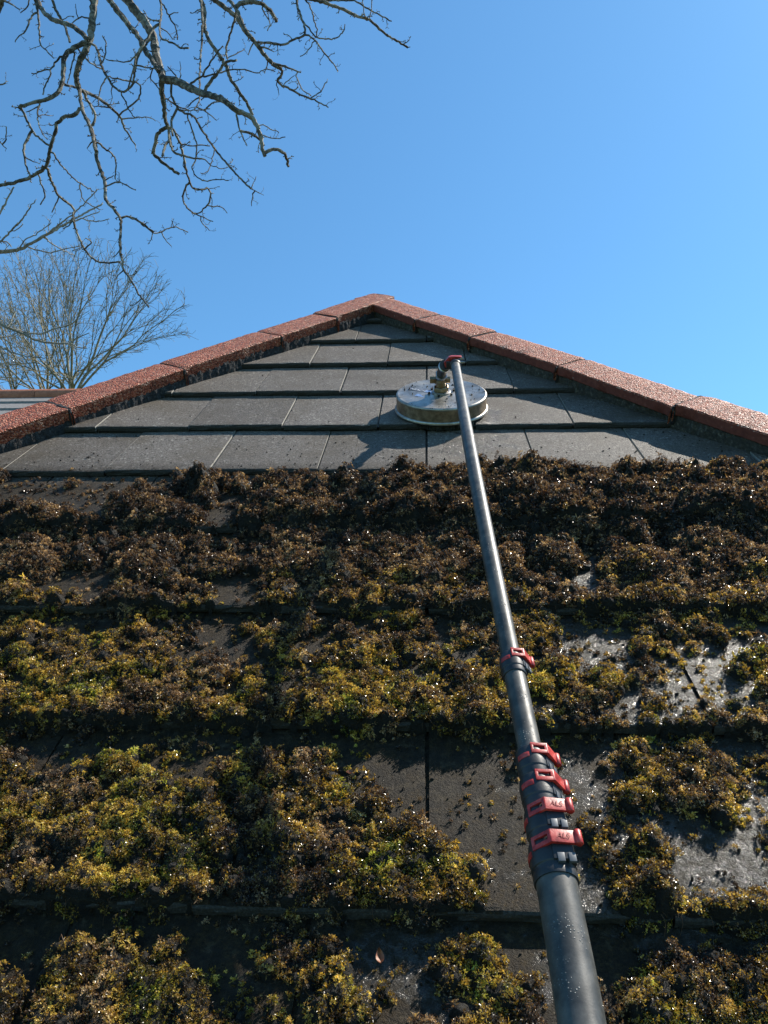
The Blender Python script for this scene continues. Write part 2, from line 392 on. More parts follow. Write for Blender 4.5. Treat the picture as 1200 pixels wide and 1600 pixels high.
def build_slope():
    V, F, tint = [], [], []
    NU = 14
    for n in range(-4, 10):
        off = 0.0 if n % 2 == 0 else 0.5
        for i in range(-11, 11):
            u0 = (i + off) * TW; u1 = u0 + TW
            v0 = n * G
            if v0 > vA or u0 > RA * v0 + RB + .1 or u1 < LA * v0 + LB - .1: continue
            rr = np.random.default_rng(abs(hash((n * 57 + i * 131))) % 99991)
            dz = rr.normal(0, .0009); tilt = rr.normal(0, .0008); dv = rr.normal(0, .0014); du = rr.normal(0, .0007)
            t = rr.random(); gap = .0060
            us = np.linspace(u0 + gap / 2 + du, u1 - gap / 2 + du, NU)
            prof = [(.02, -TH), (.003, -TH + .0005), (0, -TH + .004), (-.0005, -.008), (.0005, -.0035), (.003, -.0008), (.008, 0), (.06, None), (.15, None), (.24, None), (G + .06, None)]
            b = len(V)
            for k, (pv, pn) in enumerate(prof):
                nn = pn if pn is not None else 0.0
                if k >= 6: nn = -TH * max(0, pv - .008) / G * 1.02
                for j, uu in enumerate(us):
                    jit = 0
                    if 1 <= k <= 5: jit = rr.normal(0, .0009)
                    jn = rr.normal(0, .0004) if k < 6 else 0
                    V.append((uu, v0 + pv + dv + jit, nn + dz + tilt * (j / NU - .5) * 2 + jn)); tint.append(t)
            K = len(prof)
            for k in range(K - 1):
                for j in range(NU - 1):
                    a = b + k * NU + j; F.append((a, a + 1, a + NU + 1, a + NU))
            # sides
            b2 = len(V)
            for side, j in ((0, 0), (1, NU - 1)):
                for k in range(1, K):
                    x = V[b + k * NU + j]; V.append(x); tint.append(t); V.append((x[0], x[1], x[2] - .016)); tint.append(t)
                base = b2 + side * 2 * (K - 1)
                for k in range(K - 2):
                    q = (base + 2 * k, base + 2 * k + 1, base + 2 * k + 3, base + 2 * k + 2)
                    F.append(q if side == 0 else q[::-1])
            # interlock strip under the joint to the right
            b3 = len(V)
            for uu in (u1 - .012, u1 + .012):
                for pv, pn in ((.002, -.0085 if n >= 4 else -.0035), (G + .06, (-.0085 if n >= 4 else -.0035) - TH * (G + .06) / G)):
                    V.append((uu, v0 + pv, pn)); tint.append(t)
            F.append((b3, b3 + 2, b3 + 3, b3 + 1))
    V = np.array(V)
    bm = bmesh.new(); lt = bm.verts.layers.float.new('tint')
    vv = [bm.verts.new(tuple(p)) for p in V]
    for x, t in zip(vv, tint): x[lt] = t
    for f in F: bm.faces.new([vv[i] for i in f])
    for A, B, s in ((RA, RB - .045, 1), (LA, LB + .045, -1)):
        no = Vector((1, -A, 0)) * s; co = Vector((B, 0, 0))
        bmesh.ops.bisect_plane(bm, geom=bm.verts[:] + bm.edges[:] + bm.faces[:], plane_co=co, plane_no=no, clear_outer=True)
    for v in bm.verts: pass
    me = bpy.data.meshes.new('tiled_slope'); bm.to_mesh(me); bm.free()
    n = len(me.vertices); co = np.empty(n * 3, np.float32); me.vertices.foreach_get('co', co); co = co.reshape(-1, 3)
    a = me.attributes.new('wet', 'FLOAT', 'POINT'); a.data.foreach_set('value', wet_at(co[:, 0].astype(float), co[:, 1].astype(float)).astype(np.float32))
    a = me.attributes.new('grime', 'FLOAT', 'POINT'); a.data.foreach_set('value', np.clip((1.36 - co[:, 1]) / .12, 0, 1).astype(np.float32))  # dirt plus painted shade on the lower, mossy courses
    wv = W(co) - ORIG['house']; me.vertices.foreach_set('co', wv.astype(np.float32).ravel())
    o = link(me, 'tiled_slope', M['tile'], house); me.materials.append(M['edge']); me.materials.append(M['joint'])
    # butt faces take the edge material (rough broken face)
    cen = np.empty(len(me.polygons) * 3, np.float32); me.update(); me.polygons.foreach_get('normal', cen); cen = cen.reshape(-1, 3)
    nl = cen @ (M3 @ np.array([0, 0, 1.0])); nv = cen @ (M3 @ np.array([0, -1.0, 0]))
    nu = cen[:, 0]; mi = ((nv > .6)).astype(np.int32); pc = np.empty(len(me.polygons) * 3, np.float32); me.polygons.foreach_get('center', pc); pv = ((pc.reshape(-1, 3) + ORIG['house'] - [0, 0, Z0]) @ M3)[:, 1]; mi[(np.abs(nu) > .8) & (pv > 1.3)] = 2; me.polygons.foreach_set('material_index', mi)  # side faces of clean tiles take the paler, sun-painted material
    me.polygons.foreach_set('use_smooth', np.full(len(me.polygons), False)); me.update()
    o['label'] = 'grey brown flat concrete tiles, clean at the top'
build_slope()

# under-roof deck so nothing shows through the joints
def hipu(A, B, v): return A * v + B
mb = MB(); z = -.045
mb.add([(hipu(LA, LB, VE), VE, z), (hipu(RA, RB, VE), VE, z), (uA, vA - .03, z)], [(0, 1, 2)])
mb.out('roof_deck', M['edge'], house, smooth=False)

# other slopes: stepped courses along the direction of fall
ridge_len = 5.0
def other_slope(A, B, drop, n2, s):
    """adjacent slope: eaves line runs away from us, ridge above; stepped courses"""
    apex = np.array([uA, vA, HN]) + drop; foot = np.array([hipu(A, B, VE), VE, HN]) + drop
    fall = (apex - foot); fall = fall - Yw * (fall @ Yw)           # in-slope direction, perpendicular to the eaves
    L = np.linalg.norm(fall); e = fall / L; run = (apex - foot) @ Yw
    mb = MB(); ncs = int(L / G) + 1
    for c in range(ncs):
        t0, t1 = c * G, min((c + 1) * G + .05, L)
        if t1 <= t0: continue
        y0, y1 = run * t0 / L, run * t1 / L
        a = foot + e * t0 + Yw * y0; b_ = foot + e * t1 + Yw * y1
        yE = run + ridge_len
        p = [a + n2 * 0, foot + e * t0 + Yw * yE, foot + e * t1 + Yw * yE - n2 * .022, b_ - n2 * .022]
        q = [x - n2 * .02 for x in p[:2]]
        i0 = [p[0], p[1], p[2], p[3], q[0], q[1]]
        mb.add(i0, [(0, 1, 2, 3), (4, 5, 1, 0)])
    mb.out('side_slope', M['ntile'], house, smooth=False)
other_slope(RA, RB, dR, nR, 1); other_slope(LA, LB, dL, nL, -1)

# hip tiles
def hip_tiles(A, B, n2, joints, side):
    d = np.array([-A, -1, 0.]) * (1 if side > 0 else 1)
    d = np.array([A, 1, 0.]); d /= np.linalg.norm(d); d = -d                # down the hip
    inw = np.array([-1, A, 0.]) if side > 0 else np.array([1, -A, 0.]); inw /= np.linalg.norm(inw)   # across the wing, inwards
    out2 = np.cross(d, n2); out2 /= np.linalg.norm(out2)
    if out2 @ inw > 0: out2 = -out2
    # joints measured along the hip as distance from the apex corner
    apex = np.array([uA, vA, HN])
    T = .034 if side > 0 else .046; Wd = .142
    for k in range(len(joints) - 1):
        s0, s1 = joints[k] + .004, joints[k + 1] - .004
        rr = np.random.default_rng(k * 7 + (5 if side > 0 else 90)); N = 26
        ln = rr.normal(0, .0022); rot = rr.normal(0, .003); lat = rr.normal(0, .002)
        V, F = [], []; S = np.linspace(s0, s1, N)
        bis = (nrm1 + n2) / np.linalg.norm(nrm1 + n2)
        rb = .004
        sec = [inw * (Wd - .004) - nrm1 * T, inw * (Wd - (0 if side > 0 else .002)) - nrm1 * (T - .003), inw * Wd - nrm1 * rb, inw * (Wd - rb) , inw * .09, inw * .045, inw * .016 - bis * .0008, -bis * .0045, out2 * .016 - bis * .0008, out2 * .07,
               out2 * (Wd - rb), out2 * Wd - n2 * rb, out2 * Wd - n2 * T]
        K = len(sec)
        for i, s_ in enumerate(S):
            endr = .003 if i in (0, N - 1) else 0
            for j, q in enumerate(sec):
                # mitre at the very top
                nz = rr.normal(0, .0007)
                p = apex + d * s_ + q * (1 + 0) + bis * (ln - endr + rot * (i / N - .5)) + inw * lat + bis * nz
                if k == 0 and i == 0 and j < 7:
                    p = p + d * (np.linalg.norm(q) * (.72 if side > 0 else .68))
                V.append(p)
        for i in range(N - 1):
            for j in range(K - 1): F.append((i * K + j, i * K + j + 1, (i + 1) * K + j + 1, (i + 1) * K + j))
        # thickness: underside + ends
        b = len(V)
        for i in (0, N - 1):
            for j in range(K): V.append(np.array(V[i * K + j]) - bis * .02)
        for e_, i in ((0, 0), (1, N - 1)):
            for j in range(K - 1):
                q = (i * K + j, b + e_ * K + j, b + e_ * K + j + 1, i * K + j + 1); F.append(q if e_ == 0 else q[::-1])
        V = np.array(V)
        o = mesh('hip_tile', W(V), F, M['red'], house, smooth=True, sharp=40); o.data.materials.append(M['redface'])
        nf = len(o.data.polygons); mi = np.zeros(nf, np.int32)
        for fi in range(nf):
            idx = list(o.data.polygons[fi].vertices)
            if max(idx) < N * K and all((x % K) in (0, 1, 2) for x in idx): mi[fi] = 1 if side > 0 else 0
        o.data.polygons.foreach_set('material_index', mi)
        bm = bmesh.new(); bm.from_mesh(o.data); bmesh.ops.recalc_face_normals(bm, faces=bm.faces); bm.to_mesh(o.data); bm.free()
    # mortar bedding
    V, F = [], []; S = np.arange(.12, joints[-1], .006); nzs = np.random.default_rng(3 + side)
    big = .006 if side < 0 else .002
    K = 7
    for i, s_ in enumerate(S):
        w1 = fbm(np.array(s_ * 22.), np.array(side * 3.1), 5, 4) - .5; w2 = fbm(np.array(s_ * 60.), np.array(side * 7.7), 8, 3) - .5
        e = Wd - .006 + big * .3 + w1 * .006
        row = [(e - .03, -.020), (e - .001, -.030), (e + big * .4 + w2 * .004, -.036 if side > 0 else -.048), (e + big * .8 + w2 * .008, -.040 + w1 * .004), (e + big + w2 * .006 + w1 * .003, -.052), (e + big * 1.2 + w2 * .006 + w1 * .003, -.066), (e + big, -.10)]
        for q, h in row:
            V.append(apex + d * s_ + inw * (q + nzs.normal(0, .0015)) + nrm1 * (h + nzs.normal(0, .0012)))
    for i in range(len(S) - 1):
        for j in range(K - 1): F.append((i * K + j, i * K + j + 1, (i + 1) * K + j + 1, (i + 1) * K + j))
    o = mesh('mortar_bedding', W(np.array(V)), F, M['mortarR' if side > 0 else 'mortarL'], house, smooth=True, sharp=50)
    # mortar in the cross joints
    for s_ in joints[1:-1]:
        mb = MB()
        pts = [apex + d * (s_ + random.gauss(0, .001)) + inw * q - nrm1 * .0095 for q in np.linspace(0.014, Wd - .004, 9)]
        mb.tube(pts, [.0075 + random.gauss(0, .001) for _ in pts], 6)
        pts = [apex + d * s_ + out2 * q - n2 * .0095 for q in np.linspace(0.014, Wd - .002, 5)]
        mb.tube(pts, .0075, 6)
        pts = [apex + d * (s_ + random.gauss(0, .001)) + inw * (Wd + .001 - max(0, q - .04) * .3) - nrm1 * (.006 + q) for q in np.linspace(0, .058, 6)]
        mb.tube(pts, [.006, .0065, .007, .0065, .008, .007], 7)
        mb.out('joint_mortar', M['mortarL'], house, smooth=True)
# distances along each hip from the meeting corner
lenR = lambda s: s
sR0 = (np.array([uA, vA, 0]) @ np.array([.587, -.81, 0])); sL0 = (np.array([uA, vA, 0]) @ np.array([-.565, -.825, 0]))
jR = [0.012] + [s - sR0 for s in (-2.200, -1.834, -1.358, -.870, -.410, .05, .51, .97, 1.43, 1.89, 2.35)]
jL = [0.012] + [s - sL0 for s in (-2.033, -1.683, -1.180, -.713, -.253, .21, .66, 1.12, 1.58, 2.04)]
hip_tiles(RA, RB, nR, jR, 1); hip_tiles(LA, LB, nL, jL, -1)
# ridge tiles running back from the apex
for k in range(9):
    mb = MB(); o0 = np.array([uA, vA, HN]) + Yw * (.03 + k * .46)
    a = np.cross(Yw, nR); a = a if a[0] > 0 else -a; c = np.cross(Yw, nL); c = c if c[0] < 0 else -c
    zup = np.array([0, SP, CP])
    sec = [a * .14, a * .01 + zup * 0, c * .01, c * .14]; P = []
    for y in (0, .452):
        for q in sec: P.append(o0 + Yw * y + q)
        for q in sec: P.append(o0 + Yw * y + q - zup * .022)
    F = []
    for j in range(3): F += [(j, j + 1, 8 + j + 1, 8 + j), (4 + j, 12 + j, 12 + j + 1, 4 + j + 1)]
    F += [(0, 8, 12, 4), (3, 7, 15, 11)] + [(j, 4 + j, 5 + j, j + 1) for j in range(3)] + [(8 + j, 9 + j, 13 + j, 12 + j) for j in range(3)]
    mb.add(P, F); mb.out('ridge_tile', M['red'], house, smooth=False)
# apex mortar plug
mb = MB(); ap = np.array([uA, vA, HN])
mb.tube([ap + np.array([.0, -.03, -.014]), ap + np.array([0.004, -.07, -.016]), ap + np.array([.006, -.16, -.02]), ap + np.array([.006, -.20, -.045])], [.011, .012, .014, .02], 8)
mb.out('apex_mortar', M['mortarL'], house)
# walls, fascia, gutter
ey = float(W((0, VE, 0))[1]); ez = float(W((0, VE, 0))[2])
xl, xr = hipu(LA, LB, VE), hipu(RA, RB, VE); yb = ey + (vA - VE) * CP + ridge_len
zr = float(W((0, vA, 0))[2])
mb = MB(); X, Y_, Zz = (1, 0, 0), (0, 1, 0), (0, 0, 1)
mb.box(((xl + xr) / 2, ey + .3 + .12, (ez - .25) / 2), X, Y_, Zz, xr - xl - .6, .24, ez - .25)
mb.box((xl + .42, (ey + yb) / 2 + .3, (ez - .25) / 2), X, Y_, Zz, .24, yb - ey - .54, ez - .25)
mb.box((xr - .42, (ey + yb) / 2 + .3, (ez - .25) / 2), X, Y_, Zz, .24, yb - ey - .54, ez - .25)
mb.box(((xl + xr) / 2, yb + .13, (ez - .25) / 2), X, Y_, Zz, xr - xl - .6, .24, ez - .25)
mb.prism([(xl + .3, ez - .248), (xr - .3, ez - .248), (uA, zr - .05)], (0, yb + .13, 0), X, Zz, Y_, .236)
mb.out('wall', M['wall'], house, roof=False, smooth=False)
mb = MB(); mb.box(((xl + xr) / 2, ey + .03, ez - .15), X, Y_, Zz, xr - xl, .025, .2); mb.box(((xl + xr) / 2, ey + .17, ez - .26), X, Y_, Zz, xr - xl, .255, .015)
mb.out('fascia', M['upvc'], house, roof=False, smooth=False)
mb = MB(); N = 9
P = []
for xx in (xl - .02, xr + .02):
    for k in range(N): a_ = math.pi * k / (N - 1); P.append((xx, ey - .045 - .055 * math.cos(a_), ez - .05 - .055 * math.sin(a_)))
mb.add(P, [(k, k + 1, N + k + 1, N + k) for k in range(N - 1)]); mb.out('gutter', M['upvc'], house, roof=False)
mb = MB(); mb.box((-.6, ey + .30, ez - 1.4), X, Y_, Zz, 1.3, .05, 1.1); mb.out('window_frame', M['upvc'], house, roof=False, smooth=False)
fr = MB(); fr.box((-.6, ey + .272, ez - 1.4), X, Y_, Zz, 1.18, .02, .98); fr.out('window_pane', M['glass'], house, roof=False, smooth=False)

# ------------------------------------------------------------------ moss
def tile_n(u, v):
    f = v / G - np.floor(v / G); return -TH * f
BARE = [  # cx, cy, rx, ry, weight   (negative = bare tile, positive = moss) in photograph positions on the slope
    (150, 775, 330, 34, -.75), (20, 840, 60, 14, -.4), (330, 830, 30, 60, -.5), (830, 880, 40, 30, -.3), (1060, 900, 40, 14, -.3), (480, 1000, 50, 14, -.4), (700, 1010, 60, 12, -.3), (1180, 990, 60, 16, -.5), (1090, 1020, 70, 20, -.45), (450, 1130, 50, 18, -.4), (860, 1110, 40, 30, -.3), (980, 1130, 90, 20, -.4), (480, 1340, 30, 40, -.3), (60, 1180, 40, 24, -.4), (210, 1180, 60, 16, -.4), (70, 905, 62, 34, -.6), (120, 925, 50, 20, -.5), (355, 920, 55, 50, -.8), (360, 1000, 52, 60, -.45), (400, 790, 40, 40, -.25),
    (270, 880, 30, 20, -.2), (915, 900, 52, 42, -.8), (915, 985, 62, 24, -.7), (960, 1020, 50, 30, -.2), (700, 1200, 110, 65, -1.1), (590, 1190, 70, 40, -.8), (790, 1340, 70, 90, -.95), (690, 1190, 60, 40, -.6), (720,1255,50,50,-.6),
    (895, 1230, 60, 70, -.8), (1110, 1350, 120, 70, -.95), (1040, 1280, 70, 30, -.7), (900, 1400, 60, 80, -.8), (1190, 1240, 40, 50, -.3), (1150, 1100, 40, 60, -.35), (1100, 1060, 60, 25, -.4),
    (40, 1480, 60, 90, -.9), (340, 1490, 90, 70, -.8), (600, 1500, 80, 90, -.7), (180, 1450, 140, 22, -.5), (870, 1500, 150, 110, -.9), (620, 1450, 60, 20, -.5), (1080, 1465, 140, 25, -.6),
    (380, 1260, 26, 120, -.35), (335, 1120, 26, 90, -.25), (560, 1165, 60, 24, -.5), (300, 1155, 260, 14, -.35), (900, 1150, 30, 20, -.3),
    (60, 800, 50, 28, .35), (240, 795, 70, 32, .5), (315, 762, 20, 16, .9), (150, 780, 30, 14, .2), (450, 790, 70, 45, .5), (560, 800, 90, 55, .55), (720, 780, 110, 50, .5), (860, 785, 100, 50, .6), (1000, 790, 120, 55, .6), (1150, 800, 90, 60, .6),
    (40, 890, 40, 50, .35), (270, 880, 60, 45, .3), (440, 890, 45, 35, .3), (1000, 1395, 50, 62, 1.5), (930, 1190, 20, 20, .2), (1050, 1220, 80, 55, .55), (1040, 1320, 25, 30, .3), (600, 1370, 135, 62, .6), (520, 1250, 95, 60, .25), (700, 1420, 60, 20, .4),
    (85, 1540, 42, 60, 1.0), (165, 1520, 30, 70, .5), (270, 1550, 42, 55, 1.1), (210, 1590, 60, 25, .6), (450, 1490, 40, 35, .9), (520, 1560, 40, 60, .8), (740, 1500, 55, 40, 1.3), (800, 1565, 45, 55, 1.3), (1090, 1550, 130, 55, .8), (980, 1590, 60, 30, .4), (600, 1530, 16, 30, .9),
    (160, 1300, 170, 110, .3), (150, 1070, 170, 70, .3), (560, 1080, 160, 60, .25), (1010, 940, 70, 45, .3), (1140, 920, 80, 45, .3),
]
TALL = [(240, 790, 90, 40, .020), (310, 755, 25, 16, .028), (470, 770, 90, 40, .026), (600, 770, 80, 45, .030), (760, 745, 110, 30, .034), (820, 740, 40, 20, .02), (890, 790, 70, 50, .028), (970, 750, 60, 30, .026), (1040, 760, 40, 24, .018), (1120, 780, 120, 50, .030), (1190, 750, 60, 26, .022), (60, 800, 60, 35, .014), (30, 890, 50, 60, .02), (1000, 1395, 45, 60, .008), (250, 900, 60, 40, .010), (960, 860, 80, 30, .018)]
def moss_fields(u, v):
    P = np.stack([u, v, np.zeros_like(u)], -1); x, y, z = to_px(P)
    c = np.full_like(u, .55)
    c = np.where(v > 1.245 + .02 * np.sin(u * 9), -3.0, c)
    f = v / G - np.floor(v / G)
    c = c + .30 * np.exp(-((f - .06) / .10) ** 2) - .22 * np.exp(-((f - .93) / .09) ** 2) * (y > 900)
    ti = u / TW + np.where(np.floor(v / G).astype(int) % 2 == 0, 0, .5); fj = np.abs(ti - np.round(ti))
    for cx, cy, rx, ry, a in BARE: c = c + (a if a > 0 else a * .8) * np.exp(-(((x - cx) / rx) ** 2 + ((y - cy) / ry) ** 2) ** 1.4)
    t = np.where(y > 900, .0082, .0105)
    for cx, cy, rx, ry, a in TALL: t = t + a * np.exp(-(((x - cx) / rx) ** 2 + ((y - cy) / ry) ** 2))
    return c, t, x, y, z
STEP = .0038
ug = np.arange(-2.0, 1.75, STEP); vg = np.arange(-.46, 1.33, STEP)
UU, VV = np.meshgrid(ug, vg)
c_, t_, xx, yy, zz = moss_fields(UU, VV)
wx = fbm(UU * 9, VV * 9, 21, 3) - .5; wy = fbm(UU * 9, VV * 9, 31, 3) - .5
cn = c_ + .55 * (fbm(UU * 7 + 3, VV * 7, 15, 2) - .5) + 1.15 * (fbm((UU + wx * .06) * 22, (VV + wy * .06) * 22, 3, 5) - .5) + 1.7 * (fbm(UU * 60, VV * 60, 11, 3) - .5)
H = np.zeros_like(UU)
# cushions
def stamp(uc, vc, r, h, ax=1.0):
    i0, i1 = int((vc - r - vg[0]) / STEP), int((vc + r - vg[0]) / STEP) + 2; j0, j1 = int((uc - r - ug[0]) / STEP), int((uc + r - ug[0]) / STEP) + 2
    i0, j0 = max(i0, 0), max(j0, 0); i1, j1 = min(i1, len(vg)), min(j1, len(ug))
    if i1 <= i0 or j1 <= j0: return
    d2 = ((UU[i0:i1, j0:j1] - uc) ** 2 + (VV[i0:i1, j0:j1] - vc) ** 2) / r ** 2
    s = np.where(d2 < 1, np.sqrt(np.maximum(0, 1 - d2)) * h, 0); H[i0:i1, j0:j1] = np.maximum(H[i0:i1, j0:j1], s)
NC = 43000
cu = rng.uniform(ug[0], ug[-1], NC); cv = rng.uniform(vg[0], vg[-1] - .02, NC)
ii = ((cv - vg[0]) / STEP).astype(int); jj = ((cu - ug[0]) / STEP).astype(int)
for k in range(NC):
    c = cn[ii[k], jj[k]]; t = t_[ii[k], jj[k]]
    if c < .52: continue
    lim = min(1, (c - .50) / .25)
    r = (.004 + .016 * rng.random() ** 2.6) * (.6 + .6 * lim) * (1 + (t - .015) * 22)
    stamp(cu[k], cv[k], r, min(r * (.8 + .9 * rng.random()), t * 2.3) * (.55 + .55 * lim))
MOUNDS = [(640, 775, 62, .052), (430, 770, 55, .040), (495, 790, 48, .036), (565, 760, 45, .045), (805, 752, 70, .060), (735, 790, 55, .045), (880, 775, 60, .052), (935, 752, 42, .050),
          (975, 795, 50, .046), (1000, 760, 48, .052), (1045, 780, 40, .040), (1125, 775, 85, .058), (1190, 765, 55, .050), (1000, 865, 60, .036), (920, 800, 45, .042), (600, 835, 40, .028), (690, 775, 40, .045),
          (660, 880, 45, .026), (505, 870, 55, .032), (560, 868, 40, .026), (770, 865, 45, .030), (205, 775, 42, .036), (255, 790, 40, .030), (318, 768, 22, .030), (60, 800, 45, .026), (100, 815, 35, .022), (30, 870, 55, .034),
          (220, 870, 50, .024), (1110, 830, 70, .040), (870, 850, 45, .028), (460, 830, 50, .026), (330, 870, 40, .022), (700, 830, 50, .032), (1180, 860, 50, .030)]
mn = fbm(UU * 30, VV * 30, 91, 4) - .5
for mx_, my_, mr_, mh_ in MOUNDS:
    C_ = on_roof(mx_, my_, mh_ * 1.0); R_ = mr_ / FPX * float((C_ - CAM) @ CF)
    d_ = np.sqrt(((UU - C_[0]) / R_) ** 2 + ((VV - C_[1]) / (R_ * .95)) ** 2) + mn * .9
    H = np.maximum(H, mh_ * 1.1 * np.clip(1 - d_ ** 2, 0, 1) ** .75)
NL = 290
for k in range(NL):                                          # loose lumps raked up below the cleaned tiles
    v0_ = 1.23 - abs(rng.normal(0, .14)); u0_ = rng.uniform(-1.4, 1.3); i_ = int((v0_ - vg[0]) / STEP); j_ = int((u0_ - ug[0]) / STEP)
    if v0_ > 1.235 or c_[i_, j_] < .52 or (u0_ < -.42 and c_[i_, j_] < .8): continue
    r_ = rng.uniform(.008, .036); stamp(u0_, v0_, r_, r_ * rng.uniform(.7, 1.3) * (1.2 if u0_ > -.4 else .8))
H = np.where((H > 0) | (cn > .62), np.maximum(H, np.clip(cn - .60, 0, .25) * .03), 0)
H = H * (.55 + .9 * fbm(UU * 120, VV * 120, 41, 3)) + np.where(H > .003, (fbm(UU * 210, VV * 210, 51, 2) - .5) * .008, 0)
H = np.maximum(H, 0)
base = tile_n(UU, VV)
bed_n = base + H + np.where(H > 0, .0012, -.006)
mask = H > .0008
act = mask[:-1, :-1] | mask[1:, :-1] | mask[:-1, 1:] | mask[1:, 1:]
act &= (UU[:-1, :-1] < RA * VV[:-1, :-1] + RB - .19) & (UU[:-1, :-1] > LA * VV[:-1, :-1] + LB + .19)
nv_, nu_ = UU.shape; idx = np.arange(nv_ * nu_).reshape(nv_, nu_)
q = np.stack([idx[:-1, :-1][act], idx[:-1, 1:][act], idx[1:, 1:][act], idx[1:, :-1][act]], 1)
used, inv = np.unique(q, return_inverse=True); q = inv.reshape(q.shape)
PV = np.stack([UU.ravel(), VV.ravel(), bed_n.ravel()], 1)[used]
bed = mesh('moss_bed', W(PV), q, M['bed'], smooth=True)
tag(bed, 'matted moss and dirt, coloured near black for shade, lying thick over the lower roof tiles', 'moss', kind='stuff')
# shoots
gy, gx = np.gradient(H, STEP)
def sample(N, zone):
    u = rng.uniform(ug[0] + .01, ug[-1] - .01, N); v = rng.uniform(*zone, N)
    i = ((v - vg[0]) / STEP).astype(int).clip(0, nv_ - 1); j = ((u - ug[0]) / STEP).astype(int).clip(0, nu_ - 1)
    ok = (H[i, j] > .0012) & (u < RA * v + RB - .2) & (u > LA * v + LB + .2)
    far = (xx[i, j] < -90) | (xx[i, j] > 1290) | (yy[i, j] > 1690); ok &= ~far | (rng.random(N) < .6)
    return u[ok], v[ok], i[ok], j[ok]
def shoots():
    parts = [sample(64000, (-.42, .12)), sample(40000, (.12, .45)), sample(34000, (.45, .85)), sample(34000, (.85, 1.32))]
    us = np.concatenate([p[0] for p in parts]); vs_ = np.concatenate([p[1] for p in parts]); i = np.concatenate([p[2] for p in parts]); j = np.concatenate([p[3] for p in parts])
    su = rng.uniform(-1.7, 1.5, 34000); sv = rng.uniform(-.42, 1.30, 34000); si = ((sv - vg[0]) / STEP).astype(int).clip(0, nv_ - 1); sj = ((su - ug[0]) / STEP).astype(int).clip(0, nu_ - 1)
    ok = (H[si, sj] < .001) & (rng.random(34000) < np.clip((cn[si, sj] + .15) * 1.6, .06, 1)) & (su < RA * sv + RB - .22) & (su > LA * sv + LB + .22)
    us = np.concatenate([us, su[ok]]); vs_ = np.concatenate([vs_, sv[ok]]); i = np.concatenate([i, si[ok]]); j = np.concatenate([j, sj[ok]])
    S = len(us); REP = 15
    nS = np.stack([-gx[i, j] * .8, -gy[i, j] * .8, np.ones(S)], 1); nS += rng.normal(0, .22, (S, 3)); nS /= np.linalg.norm(nS, axis=1)[:, None]
    rS = rng.uniform(.0026, .0058, S) * np.where(H[i, j] > .008, 1.15, np.where(H[i, j] < .001, .55, .8)) * (1 + .18 * np.clip(zz[i, j] - .9, 0, 2)); hS = rS * rng.uniform(.5, 1.9, S)
    PS = np.stack([us, vs_, base[i, j] + H[i, j] - .001], 1)
    aS = np.cross(nS, rng.normal(0, 1, (S, 3))); aS /= np.linalg.norm(aS, axis=1)[:, None]; bS = np.cross(nS, aS)
    rep = lambda x: np.repeat(x, REP, axis=0)
    N = S * REP; rho = np.sqrt(rng.random(N)); th = rng.uniform(0, 6.283, N)
    rr_, hh_ = rep(rS), rep(hS); dome = np.sqrt(np.maximum(0, 1 - rho ** 2))
    off = rep(aS) * (rho * rr_ * np.cos(th))[:, None] + rep(bS) * (rho * rr_ * np.sin(th))[:, None]
    P = rep(PS) + off + rep(nS) * (hh_ * dome * rng.uniform(.75, 1.0, N))[:, None]
    n0 = rep(nS) * (dome + .25)[:, None] + off / rr_[:, None] * .9 + rng.normal(0, .28, (N, 3)); n0 /= np.linalg.norm(n0, axis=1)[:, None]
    i = rep(i); j = rep(j); u, v = P[:, 0], P[:, 1]; h = H[i, j] + hh_ * dome
    Zd = zz[i, j]; sprig = rep(rng.normal(0, 1, S))
    size = rng.uniform(.0013, .0025, N) * (1 + .42 * np.clip(Zd - .75, 0, 2)) * rep(rng.uniform(.8, 1.35, S))
    long = rng.random(N) < .02
    a = np.cross(n0, rng.normal(0, 1, (N, 3))); a /= np.linalg.norm(a, axis=1)[:, None]; b = np.cross(n0, a)
    K = 3; V = []; 
    ang0 = rng.uniform(0, 6.28, N)
    for k in range(K):
        an = ang0 + 2 * math.pi * k / K + rng.normal(0, .25, N); el = rng.uniform(.35, 1.15, N)
        dr = (np.cos(an)[:, None] * a + np.sin(an)[:, None] * b); sd = (-np.sin(an)[:, None] * a + np.cos(an)[:, None] * b)
        ax = dr * np.cos(el)[:, None] + n0 * np.sin(el)[:, None]
        L = (size * rng.uniform(.8, 1.4, N))[:, None]; wd = L * rng.uniform(.19, .36, N)[:, None]
        L = np.where(long[:, None], L * 2.6, L); lift = n0 * (size * rng.uniform(0, .9, N))[:, None]
        p0 = P + lift; m = p0 + ax * L * .5 + n0 * L * .10; tip = p0 + ax * L - n0 * L * .08
        V.append(np.stack([p0, m + sd * wd, tip, m - sd * wd], 1))
    V = np.stack(V, 1).reshape(-1, 3)
    F = np.arange(len(V)).reshape(-1, 4)
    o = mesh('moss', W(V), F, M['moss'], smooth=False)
    x, y = xx[i, j], yy[i, j]
    hue = .41 + .55 * (fbm(u * 16, v * 16, 61, 3) - .5) * 2
    def g(cx, cy, rx, ry, a): return a * np.exp(-(((x - cx) / rx) ** 2 + ((y - cy) / ry) ** 2))
    hue = hue + g(150, 1230, 330, 190, .10) + g(60, 1050, 120, 60, .2) + g(500, 1110, 60, 40, .3) + g(650, 1080, 90, 60, .12) - g(600, 810, 900, 110, .62) - g(150, 880, 200, 60, .2) + g(270, 1560, 250, 70, .15) + g(950, 1050, 300, 150, .03) + g(620, 1370, 160, 70, .18) + g(1000, 1390, 70, 70, .12) + g(780, 1540, 70, 60, .2)
    hue = hue + rng.normal(0, .05, N) + sprig * .10
